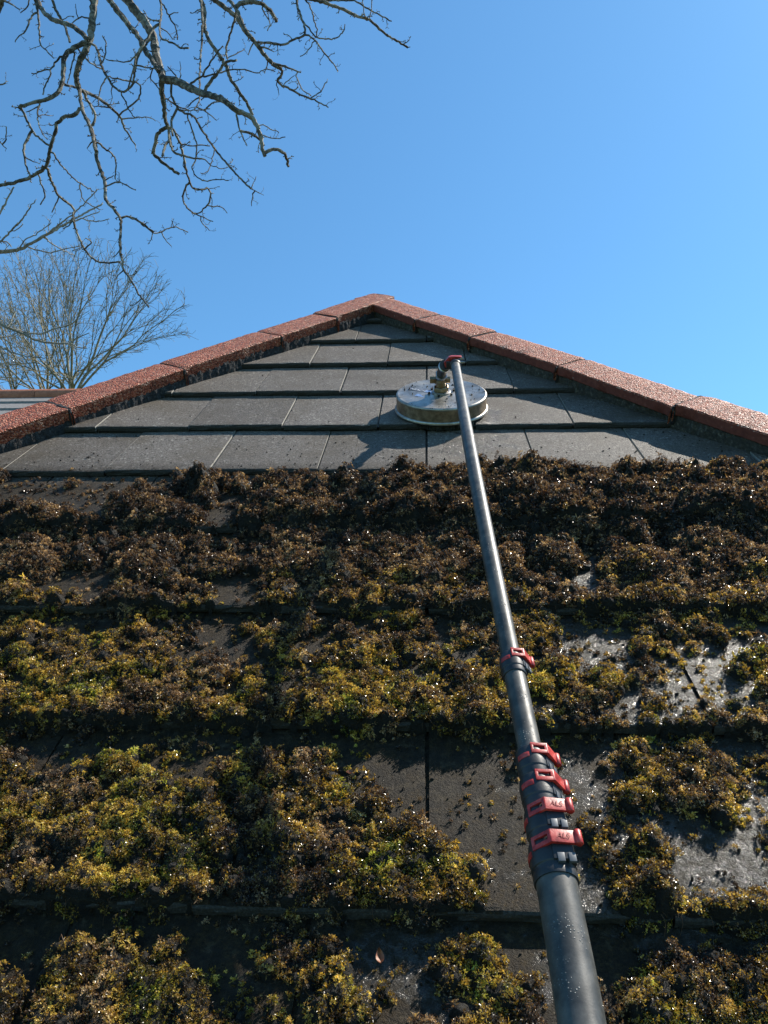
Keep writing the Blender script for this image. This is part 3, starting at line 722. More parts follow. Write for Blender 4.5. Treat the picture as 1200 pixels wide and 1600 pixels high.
    shade = np.clip(.02 + .55 * (dome * rng.uniform(.5, 1, N)) ** 1.5 + (fbm(u * 40, v * 40, 71, 2) - .5) * .8 + rng.normal(0, .16, N) + sprig[::-1] * 0 + rep(rng.normal(0, .16, S)) - .13 * np.exp(-((y - 790) / 110) ** 2) - .10 * (fbm(u * 14, v * 14, 77, 2) > .55), 0, 1)  # light put into the tips' colour, shade into lower leaves
    gloss = np.clip(rng.random(N) * .70 + .42 * np.clip((x - 250) / 900, 0, 1) + .12 * (fbm(u * 9, v * 9, 81, 2) - .5) * 2, 0, 1)
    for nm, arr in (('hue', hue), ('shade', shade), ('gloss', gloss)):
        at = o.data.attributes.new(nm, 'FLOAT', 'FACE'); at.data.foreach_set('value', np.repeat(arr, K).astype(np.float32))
    tag(o, 'brown, golden and green moss shoots growing over the lower roof tiles', 'moss', kind='stuff')
    print('shoots', N)
shoots()
# hanging rootlets and stray strands along the tile edges
def strands():
    mb = MB(); cnt = 0
    while cnt < 330:
        n = rng.integers(-1, 4); u = rng.uniform(-1.1, .95); v = n * G + rng.uniform(-.004, .02)
        i = int((v + .015 - vg[0]) / STEP); j = int((u - ug[0]) / STEP)
        if not (0 <= i < nv_ and 0 <= j < nu_) or H[i, j] < .004: continue
        L = rng.uniform(.006, .026) * rng.choice([.6, 1, 1.4]); p = np.array([u, v, tile_n(u, v + .01) + H[i, j] * .5]); pts = [p]; dr = np.array([rng.normal(0, .25), -1, rng.normal(.15, .15)])
        for s in range(4):
            dr = dr + np.array([rng.normal(0, .3), 0, -.28]); dr /= np.linalg.norm(dr); q_ = pts[-1] + dr * L / 4
            q_[2] = max(q_[2], tile_n(q_[0], q_[1]) + .001); pts.append(q_)
        mb.tube(pts, [.0007, .0005, .0004, .0003, .00015], 3, False); cnt += 1
    for _ in range(700):
        i = rng.integers(0, nv_); j = rng.integers(0, nu_)
        if H[i, j] < .006: continue
        p = np.array([UU[i, j], VV[i, j], base[i, j] + H[i, j]]); dr = np.array([rng.normal(0, 1), rng.normal(0, 1), .5]); pts = [p]; L = rng.uniform(.012, .04)
        for s in range(4):
            dr = dr + rng.normal(0, .5, 3); dr /= np.linalg.norm(dr); pts.append(pts[-1] + dr * L / 4)
        mb.tube(pts, [.0006, .0006, .0005, .0004, .0002], 3, False)
    tag(mb.out('moss_rootlets', M['moss'], sharp=None), 'thin brown rootlets hanging from the moss over the tile edges', 'moss', kind='stuff')
    ob = bpy.data.objects['moss_rootlets']
    for nm, val in (('hue', .15), ('shade', .22), ('gloss', .4)):
        at = ob.data.attributes.new(nm, 'FLOAT', 'FACE'); at.data.foreach_set('value', np.full(len(ob.data.polygons), val, np.float32))
strands()
# crumbs of dirt on the tiles
def crumbs():
    V, F = [], []; oc = np.array([(1, 0, 0), (-1, 0, 0), (0, 1, 0), (0, -1, 0), (0, 0, 1), (0, 0, -1)], float)
    fc = [(0, 2, 4), (2, 1, 4), (1, 3, 4), (3, 0, 4), (2, 0, 5), (1, 2, 5), (3, 1, 5), (0, 3, 5)]; k = 0
    while k < 13000:
        u = rng.uniform(-1.4, 1.1); v = rng.uniform(-.4, 1.32) if rng.random() < .90 else 1.29 + min(1.2, rng.exponential(.22))
        if u > RA * v + RB - .2 or u < LA * v + LB + .2: continue
        s = (.0005 + .0034 * rng.random() ** 3) * (1.0 if v < 1.3 else .9); c = np.array([u, v, tile_n(u, v) + s * .5])
        b = len(V); V += list(c + oc * s * rng.uniform(.5, 1.3, (6, 1))); F += [tuple(b + x for x in f) for f in fc]; k += 1
    o = mesh('crumbs', W(np.array(V)), F, M['bed'], smooth=False); tag(o, 'crumbs of dirt and moss scattered over the wet tiles', 'debris', kind='stuff')
crumbs()
# fallen leaves
def leaf(px, py, size, rot, label):
    P = on_roof(px, py, .012); mb = MB(); N = 9; V = []; F = []
    c, s = math.cos(rot), math.sin(rot)
    for k in range(N):
        t = k / (N - 1); w = .30 * math.sin(math.pi * min(1, t * 1.02)) ** .8 * (1 - .3 * t)
        for q in (-1, -.5, 0, .5, 1):
            a_, b_ = (t - .5) * size, q * w * size
            V.append(P + np.array([a_ * c - b_ * s, a_ * s + b_ * c, abs(q) * size * .16 + (t - .5) ** 2 * size * .6 + .004]))
    for k in range(N - 1):
        for q in range(4): F.append((k * 5 + q, k * 5 + q + 1, (k + 1) * 5 + q + 1, (k + 1) * 5 + q))
    mb.add(V, F); o = mb.out('fallen_leaf', M['leaf'], loc=W(P)); tag(o, label, 'leaf')
leaf(594, 1500, .019, 1.75, 'curled orange brown dead leaf standing on bare tile near the bottom of the roof')
leaf(548, 1210, .014, .4, 'small reddish dead leaf on the moss left of the long tile joint')
leaf(645, 893, .018, .2, 'orange dead leaf lying in the brown moss left of the pole')

# ------------------------------------------------------------------ cleaning tool on its telescopic pole
KY = np.array([570, 600, 722, 1000, 1045, 1110, 1155, 1350, 1375, 1580.]); KX = np.array([711.5, 717, 738, 792, 803, 815.5, 826, 862.5, 868.6, 906.])
pf = np.polyfit((KY - 1000) / 500, KX, 3)
def pole_x(y): return np.polyval(pf, (y - 1000) / 500)
HY = [560, 600, 640, 720, 850, 1020, 1130, 1340, 1500, 1600, 1900]; HH = [.165, .200, .228, .240, .222, .190, .182, .172, .165, .165, .17]
hy = np.linspace(560, 1900, 200); hh = np.interp(hy, HY, HH); ker = np.ones(13) / 13; hp = np.pad(hh, 6, mode='edge'); hh = np.convolve(hp, ker, 'valid')
def pole(y): return on_roof(pole_x(y), y, float(np.interp(y, hy, hh)))
def pole_dir(y):
    d = pole(y - 3) - pole(y + 3); return d / np.linalg.norm(d)
tool = empty('roof_cleaner', W(on_roof(690, 620, 0)), 'round surface cleaning head on a long grey telescopic pole with red clamps', 'roof cleaner')
def tube_sec(y0, y1, r, mat='tube', name='pole_section', k=40):
    ys = np.linspace(y0, y1, max(3, int(abs(y1 - y0) / 12))); mb = MB(); mb.tube([pole(y) for y in ys], r, k); return mb.out(name, M[mat], tool, sharp=60)
tube_sec(571, 1030, .0134); tube_sec(1040, 1172, .0146); tube_sec(1172, 1215, .0162); tube_sec(1215, 1258, .0178); tube_sec(1258, 1325, .0192); tube_sec(1345, 1800, .0212)
def clamp(y, R, rot, hgt=.0152, scale=1.0, mark=False):
    """black collar with a red cam lever"""
    P = pole(y); a = pole_dir(y); toC = CAM - P; f = np.array([0, 0, 1.0]); f = f - a * (f @ a); f /= np.linalg.norm(f); r = np.cross(a, f)
    if r[0] < 0: r = -r
    c, s = math.cos(rot), math.sin(rot); e2 = f * c + r * s; e1 = r * c - f * s      # e2 outwards, e1 to the right
    mb = MB(); L = .040 * scale
    mb.lathe(P - a * L * .72, a, [(R * .8, 0), (R * 1.06, 0), (R * 1.10, .002), (R * 1.10, L * .25), (R * 1.16, L * .27), (R * 1.18, L * .7), (R * 1.12, L * .98), (R * 1.06, L), (R * .7, L)], 40)
    mb.prism([(-R * .2, R * .8), (-R * .2, R * 1.22), (R * .85, R * 1.22), (R * 1.05, R * .7), (R * .9, 0), (0, 0)], P - a * .004, e1, e2, a, L * .75)
    col = mb.out('clamp', M['black'], tool, bevel=.0008)
    # lever: bent bar with a slot and a round thumb end
    t = .0035 * scale; O = P + a * .004
    A_, B_, C_ = np.array([-R * 1.08, R * .66]), np.array([-R * .26, R * 1.46]), np.array([R * 1.10, R * 1.38])
    def plate(m, p, q_, w, off=(0, 0, 0), th=t):
        dd = q_ - p; ln = np.linalg.norm(dd); dd = dd / ln; nn = np.array([-dd[1], dd[0]])
        ctr = (p + q_) / 2 - nn * th / 2
        m.box(O + e1 * ctr[0] + e2 * ctr[1] + a * off[2], e1 * dd[0] + e2 * dd[1], e1 * nn[0] + e2 * nn[1], a, ln, th, w)
        return dd, nn
    mb = MB()
    w = hgt
    # slotted part: two rails and two bridges
    dd = (B_ - A_); ln = np.linalg.norm(dd); dd = dd / ln; nn = np.array([-dd[1], dd[0]]); E1 = e1 * dd[0] + e2 * dd[1]; E2 = e1 * nn[0] + e2 * nn[1]
    mid = (A_ + B_) / 2 - nn * t / 2; C0 = O + e1 * mid[0] + e2 * mid[1]
    mb.box(C0 + a * (w * .36), E1, E2, a, ln, t, w * .28); mb.box(C0 - a * (w * .33), E1, E2, a, ln, t, w * .34)
    mb.box(C0 - E1 * ln * .42, E1, E2, a, ln * .16, t * .98, w * .999); mb.box(C0 + E1 * ln * .44, E1, E2, a, ln * .12 + .001, t * .98, w * .999)
    poly = [tuple(B_ + np.array([-.0006, .0])), tuple(B_ + np.array([.001, .0008])), tuple(C_), tuple(C_ - np.array([.0, t])), tuple(B_ - np.array([0, t]))]
    mb.prism(poly, O, e1, e2, a, w)
    # wrap round to the left side
    pts = []
    for k in range(7):
        an = math.radians(158 + k * 8); pts.append((R * 1.22 * math.cos(an), R * 1.22 * math.sin(an)))
    inner = [(p[0] * .93, p[1] * .93) for p in pts][::-1]
    mb.prism(pts + inner, O - a * w * .55, e1, e2, a, w * .45)
    lv = mb.out('lever', M['lever'], col, bevel=.0007)
    mb = MB(); rr = .0042 * scale
    O2 = O + e1 * (C_[0] + rr * .6) + e2 * (C_[1] - t * .35)
    mb.lathe(O2 - a * (w * .56), a, [(0, 0), (rr * .75, 0), (rr, .0012), (rr, w * 1.12 - .0012), (rr * .75, w * 1.12), (0, w * 1.12)], 20)
    mb.out('thumb_tab', M['lever'], col, sharp=50)
    for q_ in (.18, .74):
        mb = MB()
        mb.box(P - a * (.0175 * scale) + e1 * R * q_ + e2 * R * 1.17, e1, e2, a, R * .36, .004, .010)
        mb.out('lug', M['grey'], col, bevel=.0006)
    if mark:
        tx = bpy.data.curves.new('mark', 'FONT'); tx.body = 'ALS'; tx.size = .0088; tx.extrude = .00012; tx.shear = .2; tx.align_x = 'CENTER'; tx.align_y = 'CENTER'
        to = bpy.data.objects.new('tmp', tx); COL.objects.link(to); dg = bpy.context.evaluated_depsgraph_get()
        me = bpy.data.meshes.new_from_object(to.evaluated_get(dg)); bpy.data.objects.remove(to)
        cxy = (B_ + C_) / 2; dd = (C_ - B_); dd = dd / np.linalg.norm(dd); nn = np.array([-dd[1], dd[0]])
        E1 = e1 * dd[0] + e2 * dd[1]; E3 = e1 * nn[0] + e2 * nn[1]
        V = np.array([tuple(v.co) for v in me.vertices]); Wp = O + np.outer(V[:, 0], E1) + np.outer(V[:, 1], a) + np.outer(V[:, 2], E3) + e1 * cxy[0] + e2 * cxy[1] + E3 * .0010
        F = [tuple(p.vertices) for p in me.polygons]
        mb = MB(); mb.add(Wp, F); mb.out('lettering', M['scuff'], col, smooth=False, sharp=None)
    return col
clamp(1036, .0152, .92, scale=.95)
clamp(1190, .0168, .90); clamp(1234, .0180, .85); clamp(1285, .0190, .10, mark=True); clamp(1338, .0205, .06, mark=True)
mb = MB(); P = pole(1362); a = pole_dir(1362); mb.lathe(P - a * .014, a, [(.019, 0), (.0228, 0), (.0232, .002), (.0232, .008), (.0225, .010), (.0222, .034), (.018, .034)], 40)
mb.out('end_collar', M['black'], tool, sharp=40)
# head
DC = np.array([.047, 1.732, 0.0]); AX = np.array([0, 0, 1.0]); g0 = -.012
mb = MB(); mb.lathe(DC, AX, [(.100, g0 + .016), (.146, g0 + .016), (.149, g0 + .018), (.149, g0 + .022), (.1465, g0 + .025), (.1445, g0 + .026)], 96); rim = mb.out('rim', M['rim'], tool, sharp=45)
mb = MB(); mb.lathe(DC, AX, [(.1445, g0 + .024), (.1435, g0 + .030), (.1430, g0 + .056), (.1425, g0 + .061)], 96); mb.out('housing_side', M['side'], tool, sharp=45)
mb = MB(); mb.lathe(DC, AX, [(.1425, g0 + .0608), (.1440, g0 + .063), (.1435, g0 + .067), (.139, g0 + .070), (.136, g0 + .0695), (.132, g0 + .0690), (.060, g0 + .0712), (0, g0 + .0712)], 96)
top = mb.out('housing_top', M['disc'], tool, sharp=60)
def skirt():
    mb = MB(); K = 420
    for k in range(K):
        an = 2 * math.pi * k / K + random.gauss(0, .004); c, s = math.cos(an), math.sin(an); r0 = .141 + random.uniform(-.003, .002); r1 = r0 + random.uniform(-.004, .004)
        p = DC + np.array([c * r0, s * r0, g0 + .018]); q_ = DC + np.array([c * r1, s * r1, g0 + random.uniform(-.002, .002)])
        tn = np.array([-s, c, 0]) * .0016; mb.add([p - tn, p + tn, q_ + tn, q_ - tn], [(0, 1, 2, 3)])
    mb.lathe(DC, AX, [(.134, g0 + .017), (.134, g0 - .001)], 60); mb.out('brush_skirt', M['skirt'], tool, smooth=False, sharp=None)
skirt()
zt = g0 + .0712
mb = MB(); mb.lathe(DC + AX * zt, AX, [(.030, 0), (.030, .004), (.026, .006), (.019, .006), (.019, .009), (0, .009)], 32); fl = mb.out('flange', M['disc'], tool, sharp=40)
for k in range(6):
    mb = MB()
    an = k * math.pi / 3 + .3; c = DC + AX * (zt + .004) + np.array([math.cos(an), math.sin(an), 0]) * .041
    mb.lathe(c - AX * .003, AX, [(.0045, 0), (.0045, .005), (0, .0052)], 6)
    mb.out('bolt', M['skirt'], fl, sharp=40)
# brass swivel rising and turning across to the pole
S0 = DC + AX * zt; tip = pole(571); td = pole_dir(571)
J = S0 + np.array([-.004, -.002, .066]); 
mb = MB(); a1 = (J - S0) / np.linalg.norm(J - S0)
mb.lathe(S0 + a1 * .006, a1, [(.021, 0), (.021, .008), (.016, .011), (.0150, .026), (.0175, .029), (.0175, .038), (.013, .041), (.013, .056), (0, .057)], 24); mb.out('swivel_stem', M['brass'], tool, sharp=40)
mb = MB(); mb.lathe(S0 + a1 * .008, a1, [(.023, 0), (.026, .002), (.026, .011), (.023, .013)], 6); mb.out('hex_nut', M['brass'], tool, sharp=30)
mb = MB(); mb.lathe(S0 + a1 * .042 + np.array([-.034, 0, 0]), (1, 0, 0), [(0, 0), (.0115, 0), (.0115, .018), (.008, .020), (.008, .048), (.0105, .050), (.0105, .064), (0, .064)], 6); mb.out('cross_bolt', M['brass'], tool, sharp=30)
B1 = S0 + a1 * .050; B2 = tip + td * .030 + np.array([-.030, .0, -.004])
mb = MB(); mb.tube([B1, B1 + (B2 - B1) * .35 + AX * .004, B1 + (B2 - B1) * .7 + AX * .003, B2], [.014, .016, .0155, .016], 20); mb.out('elbow', M['black'], tool, sharp=50)
mb = MB(); dX = (B2 - B1) / np.linalg.norm(B2 - B1)
mb.lathe(B1 + dX * .012, dX, [(.010, 0), (.0185, 0), (.020, .002), (.020, .011), (.0185, .013), (.010, .013)], 6); mb.out('ring_nut', M['steel'], tool, sharp=30); mb = MB()
mb.lathe(B2 - dX * .022, dX, [(.010, 0), (.0175, 0), (.0185, .002), (.0185, .009), (.010, .011)], 20)
mb.out('ring_nut', M['steel'], tool, sharp=30)
# head clamp on the tip: black sleeve, red over-centre lever
mb = MB(); mb.lathe(tip - td * .004, td, [(.012, -.002), (.0160, 0), (.0170, .004), (.0170, .024), (.0150, .034), (0, .036)], 28)
mb.box(tip + td * .018 + np.array([-.014, 0, -.002]), (1, 0, 0), td, np.cross((1, 0, 0), td), .026, .024, .022)
hc = mb.out('head_clamp', M['black'], tool, bevel=.0012)
rt = np.array([1., 0, 0]); fu = np.cross(rt, td); fu /= np.linalg.norm(fu); fu = fu if fu[2] > 0 else -fu
mb = MB(); O = tip + td * .026
mb.prism([(-.030, -.010), (-.034, .004), (-.020, .020), (-.012, .023), (.018, .022), (.020, .017), (-.008, .015), (-.018, .004), (-.020, -.012)], O, rt, fu, td, .018)
mb.out('head_lever', M['lever'], tool, bevel=.0012)
for q_, ln in ((.005, .014), (.020, .012)):
    mb = MB()
    mb.lathe(tip + td * q_ + rt * .014 + fu * (.008 if ln > .012 else .016), rt, [(0, 0), (.004, 0), (.004, ln * .6), (.0025, ln * .6), (.0025, ln), (0, ln)], 8)
    mb.out('clamp_bolt', M['steel'], hc, sharp=40)
# grit thrown up on to the disc
V, F = [], []; oc = np.array([(1, 0, 0), (-1, 0, 0), (0, 1, 0), (0, -1, 0), (0, 0, 1), (0, 0, -1)], float); fc = [(0, 2, 4), (2, 1, 4), (1, 3, 4), (3, 0, 4), (2, 0, 5), (1, 2, 5), (3, 1, 5), (0, 3, 5)]
for _ in range(120):
    a_, q_ = random.uniform(0, 6.28), .138 * math.sqrt(random.random()); sz = .0007 + .0032 * random.random() ** 3
    c_g = DC + np.array([math.cos(a_) * q_, math.sin(a_) * q_, g0 + .0712]); b_ = len(V); V += list(c_g + oc * sz * rng.uniform(.5, 1.4, (6, 1))); F += [tuple(b_ + x for x in f) for f in fc]
tag(mesh('grit', W(np.array(V)), F, M['bed'], smooth=False), 'dark crumbs of grit lying on top of the round cleaning head', 'debris', kind='stuff')
# badge on the disc
def badge(p0, p1, wd, mat, name, dz=.0006):
    a_ = on_roof(*p0, g0 + .0706); b_ = on_roof(*p1, g0 + .0706); d = (b_ - a_); d[2] = 0; ln = np.linalg.norm(d); d /= ln; s = np.array([-d[1], d[0], 0])
    c = (a_ + b_) / 2; c[2] = zt - .0012 + dz
    mb = MB(); mb.box(c, d, s, AX, ln, wd, .0008); return mb.out(name, M[mat], top, smooth=False), c, d, s, ln
badge((640, 607), (696, 617.5), .020, 'navy', 'badge', .0008)
badge((664, 611), (683, 615), .019, 'blue', 'badge_panel', .0014)
badge((650, 617), (674, 620), .022, 'blue', 'badge_panel', .0006)
def lettering(body, px, size, ang, mat, name):
    tx = bpy.data.curves.new('w', 'FONT'); tx.body = body; tx.size = size; tx.extrude = .0002; tx.align_x = 'LEFT'; tx.align_y = 'CENTER'; tx.shear = .2
    to = bpy.data.objects.new('tmp', tx); COL.objects.link(to); dg = bpy.context.evaluated_depsgraph_get()
    me = bpy.data.meshes.new_from_object(to.evaluated_get(dg)); bpy.data.objects.remove(to)
    V = np.array([tuple(v.co) for v in me.vertices]); o = on_roof(*px, g0 + .0712); c, s = math.cos(ang), math.sin(ang)
    Wp = np.stack([o[0] + V[:, 0] * c - V[:, 1] * s, o[1] + V[:, 0] * s + V[:, 1] * c, np.full(len(V), zt + .0008) + V[:, 2]], 1)
    mb = MB(); mb.add(Wp, [tuple(p.vertices) for p in me.polygons]); mb.out(name, M[mat], top, smooth=False, sharp=None)
aa = on_roof(640, 607, .06); bb = on_roof(696, 617.5, .06); ang = math.atan2(bb[1] - aa[1], bb[0] - aa[0])
lettering('REACH', (642, 607.5), .017, ang, 'white', 'lettering')

# ------------------------------------------------------------------ overhanging tree
PATHS = []
def T(crop, pts, w0, w1=None, mat=0):
    ox, oy = {1: (0, 0), 2: (200, 0), 3: (400, 0), 4: (0, 200), 5: (200, 180), 6: (0, 400)}[crop]
    PATHS.append(([(ox + x / 5, oy + y / 5) for x, y in pts], w0, w1 if w1 else w0 * .55, mat))
T(1, [(745,-160),(740,-60),(735,0),(725,150),(705,300),(680,370),(625,470),(600,560),(600,640),(620,700)], 11, 7)
T(2, [(-140,-160),(-40,-40),(0,10),(60,90),(140,180),(200,290),(215,420),(250,540),(275,620)], 12, 11)
T(2, [(275,620),(380,635),(470,680),(590,735),(700,760),(800,820),(850,870),(930,890),(990,940),(1020,1020),(1040,1080),(1045,1160),(1070,1220)], 11, 5)
T(2, [(262,620),(265,720),(285,850),(290,950),(320,1010)], 8, 5)
T(1, [(760,-130),(840,-20),(900,60),(980,160),(1040,230),(1090,290),(1130,390),(1190,470),(1240,560)], 8, 6.5)
T(2, [(560,-120),(560,-20),(600,80),(595,220),(640,330),(720,440),(770,520),(790,600),(870,720),(940,820),(975,900)], 6, 4)
T(2, [(560,-140),(640,-20),(720,30),(800,90),(860,150),(900,230),(960,300),(1010,350),(1060,430),(1130,500),(1200,540)], 7, 5)
T(2, [(740,-120),(770,-20),(840,50),(900,200),(970,300)], 5, 4)
T(2, [(840,50),(900,20),(1000,10),(1070,40),(1130,100),(1160,170)], 6.5, 4.5)
T(3, [(250,-80),(400,-10),(500,5),(580,40),(680,70),(780,125),(880,150),(930,190),(1000,260),(1100,320),(1187,372)], 5.5, 2.6)
T(3, [(400,-60),(450,0),(600,5),(780,5),(860,60),(950,110),(1060,165)], 3, 1.8)
T(1, [(250,-120),(300,20),(330,80),(400,150),(470,170),(560,200),(640,260),(690,310)], 6, 6.5)
T(1, [(265,-130),(265,-30),(290,50),(300,150),(310,300),(310,345),(360,390),(420,455)], 4, 1.6)
T(1, [(390,-120),(400,-30),(430,70),(490,170),(530,260),(545,330)], 4, 3.4)
T(1, [(690,335),(640,340),(570,380),(520,410),(495,470),(500,560),(485,650),(460,720),(400,770),(310,790),(230,810),(150,840)], 7.5, 4.5)
T(1, [(620,700),(635,830),(660,900),(700,980),(730,1080),(750,1180)], 5, 4.5)
T(4, [(710,0),(745,120),(760,270),(810,380),(825,480),(825,560)], 5.5, 4.5)
T(4, [(825,560),(900,650),(945,700),(940,850),(940,950),(955,1050),(965,1110),(1030,1190)], 4.5, 3.2)
T(6, [(965,110),(1030,200),(1080,300),(1165,400)], 3.2, 2)
T(4, [(945,700),(1000,690),(1080,720),(1150,770),(1200,810)], 3, 2.6)
T(5, [(0,790),(60,810),(140,870),(220,935),(270,905),(360,865),(400,890),(470,915)], 2.6, 1.5)
T(5, [(265,925),(300,985),(340,1025)], 1.7); T(5, [(190,930),(180,975)], 1.5); T(5, [(350,860),(350,825)], 1.5)
T(1, [(620,700),(670,720),(760,760),(860,830),(920,890),(950,930),(970,1000),(1060,1135)], 5, 2)
T(1, [(940,890),(1000,840),(1085,780),(1100,690),(1090,650),(960,625),(850,600),(820,580)], 2.4, 2)
T(1, [(950,930),(1050,920),(1160,910),(1215,945)], 2, 1.2)
T(1, [(640,700),(700,810),(745,890),(740,950),(710,990)], 4, 3.5)
T(1, [(635,840),(590,900),(500,915),(440,960),(430,1060),(390,1150),(385,1200),(365,1290),(300,1350),(230,1390),(130,1425),(0,1450),(-120,1470)], 5, 4.5)
T(4, [(370,310),(390,390),(430,480),(460,540),(540,590),(585,640),(570,710),(600,820),(650,930),(700,1000),(760,1045),(850,1055),(945,1045)], 4, 2.4)
T(4, [(405,180),(460,270),(540,360),(620,430),(700,470),(740,500)], 2.6, 1.5)
T(4, [(375,140),(300,70),(245,15),(205,-70),(175,-150),(150,-162)], 2.6, 3.6)
T(4, [(240,20),(210,100),(180,150),(190,230),(200,300),(235,370)], 4, 2.4); T(4, [(190,230),(260,260),(310,280)], 2)
T(1, [(300,90),(250,110),(220,200),(190,260),(120,300),(118,330)], 3, 1.4); T(1, [(235,-80),(235,-20),(220,60),(160,100)], 2.2, 1.4)
T(1, [(690,140),(610,135),(560,185)], 2.2, 1.5); T(1, [(600,130),(590,30)], 1.6)
T(1, [(480,420),(440,480),(400,545),(320,550),(280,585),(245,573)], 3, 1.5); T(1, [(400,545),(395,600),(350,660),(335,740)], 2.2, 2)
T(1, [(590,400),(570,490),(540,600),(525,655)], 2.6, 1.4); T(1, [(490,660),(590,685)], 4, 3)
T(1, [(310,800),(290,900),(300,980),(340,1060),(370,1090)], 2.6, 1.2); T(1, [(300,830),(260,860),(205,875)], 2); T(1, [(300,900),(360,890),(415,905)], 1.7)
T(5, [(1065,290),(1090,285),(1130,265),(1200,275),(1240,320),(1255,400)], 5, 3.6)
T(5, [(310,100),(240,120),(215,200),(195,310),(250,350),(320,410),(400,460)], 5, 4)
T(5, [(320,110),(325,190),(350,290),(400,310),(480,330),(600,345)], 4.4, 2); T(5, [(600,345),(650,395),(740,425),(810,390)], 1.6)
T(5, [(315,190),(280,250),(268,320)], 4, 3)
T(5, [(340,80),(380,160),(410,220),(430,310),(455,430),(480,530),(500,570),(570,590),(610,560),(650,600),(640,680),(590,740),(540,775),(500,765)], 3.5, 2)
T(5, [(465,530),(435,600),(430,670),(465,730),(540,780),(600,800),(665,830)], 3, 1.3); T(5, [(560,800),(590,860),(635,900)], 1.7, 1.2); T(5, [(620,715),(680,715),(735,710),(775,765)], 1.8, 1.3)
T(2, [(330,690),(350,780),(390,850),(460,890),(510,900),(560,990),(620,1080),(690,1180)], 3.4, 2.8); T(5, [(690,280),(800,410),(880,500),(960,575)], 2.8, 2.4)
T(5, [(960,575),(1000,480)], 1.6); T(5, [(970,580),(1060,625)], 1.6); T(5, [(975,590),(965,710)], 2)
T(2, [(390,850),(340,920),(335,1000),(350,1060)], 3.6, 3.2); T(2, [(455,900),(500,1010),(540,1130)], 2.2, 2)
T(5, [(540,230),(530,350),(490,400),(520,470),(600,520),(700,500),(785,510)], 2, 1.4); T(5, [(680,270),(650,370),(630,450),(570,455)], 1.7, 1.3); T(5, [(420,220),(500,240),(560,230),(640,240)], 2, 1.5)
T(2, [(575,-120),(575,-20),(580,100),(580,300),(565,450),(560,600),(560,700),(560,800),(520,850)], 4, 2)
T(2, [(590,720),(640,640),(710,560),(760,480),(850,470)], 5, 3); T(2, [(845,60),(840,140),(800,260),(765,380),(775,460)], 3.4, 2.6)
T(2, [(480,660),(560,600),(680,580),(780,550),(870,540),(940,550),(1020,580),(1070,530),(1150,560)], 2.8, 1.3)
T(2, [(590,570),(650,480),(710,390),(740,360)], 2.6, 1.8); T(2, [(780,450),(850,420),(910,385)], 1.8, 1.3)
T(3, [(100,460),(140,490),(190,530),(215,560),(200,600),(160,630),(180,660),(260,690),(340,740),(430,775),(500,800),(565,840)], 4.2, 1.8)
T(3, [(430,765),(510,710),(555,640)], 2, 1.6); T(3, [(160,495),(250,530),(350,565)], 3, 2); T(3, [(310,570),(330,640),(360,700),(430,750)], 2, 1.5); T(3, [(210,660),(300,590)], 1.7); T(3, [(160,640),(180,740)], 1.5)
T(3, [(40,50),(90,140),(120,180),(90,240)], 2, 1.5)
T(2, [(1000,330),(1100,330),(1200,350)], 3, 2.8); T(3, [(310,-100),(310,-30),(315,0),(340,110),(380,190),(390,275),(300,305),(210,355),(100,335),(0,330)], 3.8, 2.6)
T(3, [(390,270),(440,300),(470,315),(540,430),(600,490),(640,555)], 2.8, 1.8); T(3, [(450,320),(400,410),(345,440)], 1.6, 1.2)
T(3, [(360,-40),(380,0),(430,50),(450,150),(480,240),(470,290)], 2.2, 1.8); T(3, [(480,290),(560,305),(620,305),(680,260),(695,190)], 2, 1.5); T(3, [(400,190),(440,260),(465,290)], 2.2, 2)
T(3, [(890,150),(905,50),(900,-40)], 1.8); T(3, [(890,160),(850,130),(840,60),(830,-30)], 1.8)
T(2, [(250,-100),(250,-20),(265,100),(245,200),(255,310),(340,330),(430,385),(475,375)], 3.2, 2.6); T(2, [(270,20),(330,140),(380,230),(385,310)], 2.2, 1.8)
T(2, [(230,180),(150,300),(60,440),(50,520),(0,690)], 4, 2); T(2, [(230,165),(160,150),(120,80)], 2.2, 1.4); T(2, [(60,510),(130,520),(220,540)], 2.6)
T(2, [(340,100),(395,95)], 1.6); T(2, [(290,220),(350,310)], 1.8)
T(2, [(390,610),(310,520)], 2, 1.5); T(2, [(410,610),(405,480)], 1.6); T(2, [(550,760),(500,800),(460,840)], 2, 1.4); T(2, [(560,850),(610,870),(690,940)], 2, 1.4)
T(2, [(600,860),(660,800),(720,795)], 2.2, 1.8); T(2, [(845,880),(860,960),(880,1040),(930,1140)], 3, 1.5); T(2, [(880,1020),(960,1040),(1040,1100)], 4, 3)
T(2, [(1030,960),(1100,1000),(1180,1035)], 1.8, 1.2); T(2, [(1040,1050),(1150,1090),(1230,1070)], 1.8, 1.3); T(2, [(970,340),(940,430)], 2, 1.4); T(2, [(1040,360),(1140,405)], 3.2, 1.2)
T(2, [(400,860),(560,860),(640,850)], 1.8, 1.4); T(2, [(200,560),(160,600),(250,700)], 2, 1.6); T(2, [(290,760),(380,830),(470,860)], 2.2, 1.8)
T(4, [(750,100),(800,150),(840,180),(900,220),(905,300),(900,400)], 3, 1.8); T(4, [(830,400),(890,370)], 2); T(4, [(720,100),(680,160)], 2.2)
T(4, [(830,450),(930,420),(1000,450),(1060,485)], 2.2, 1.6); T(4, [(935,430),(930,350)], 1.5); T(4, [(620,430),(640,550),(700,600),(780,640)], 2, 1.3)
T(4, [(460,550),(405,660)], 2.2, 1.5); T(4, [(305,370),(320,450),(355,500),(345,560),(315,600)], 2.4, 1.8); T(4, [(570,720),(540,770),(490,790)], 2, 1.4)
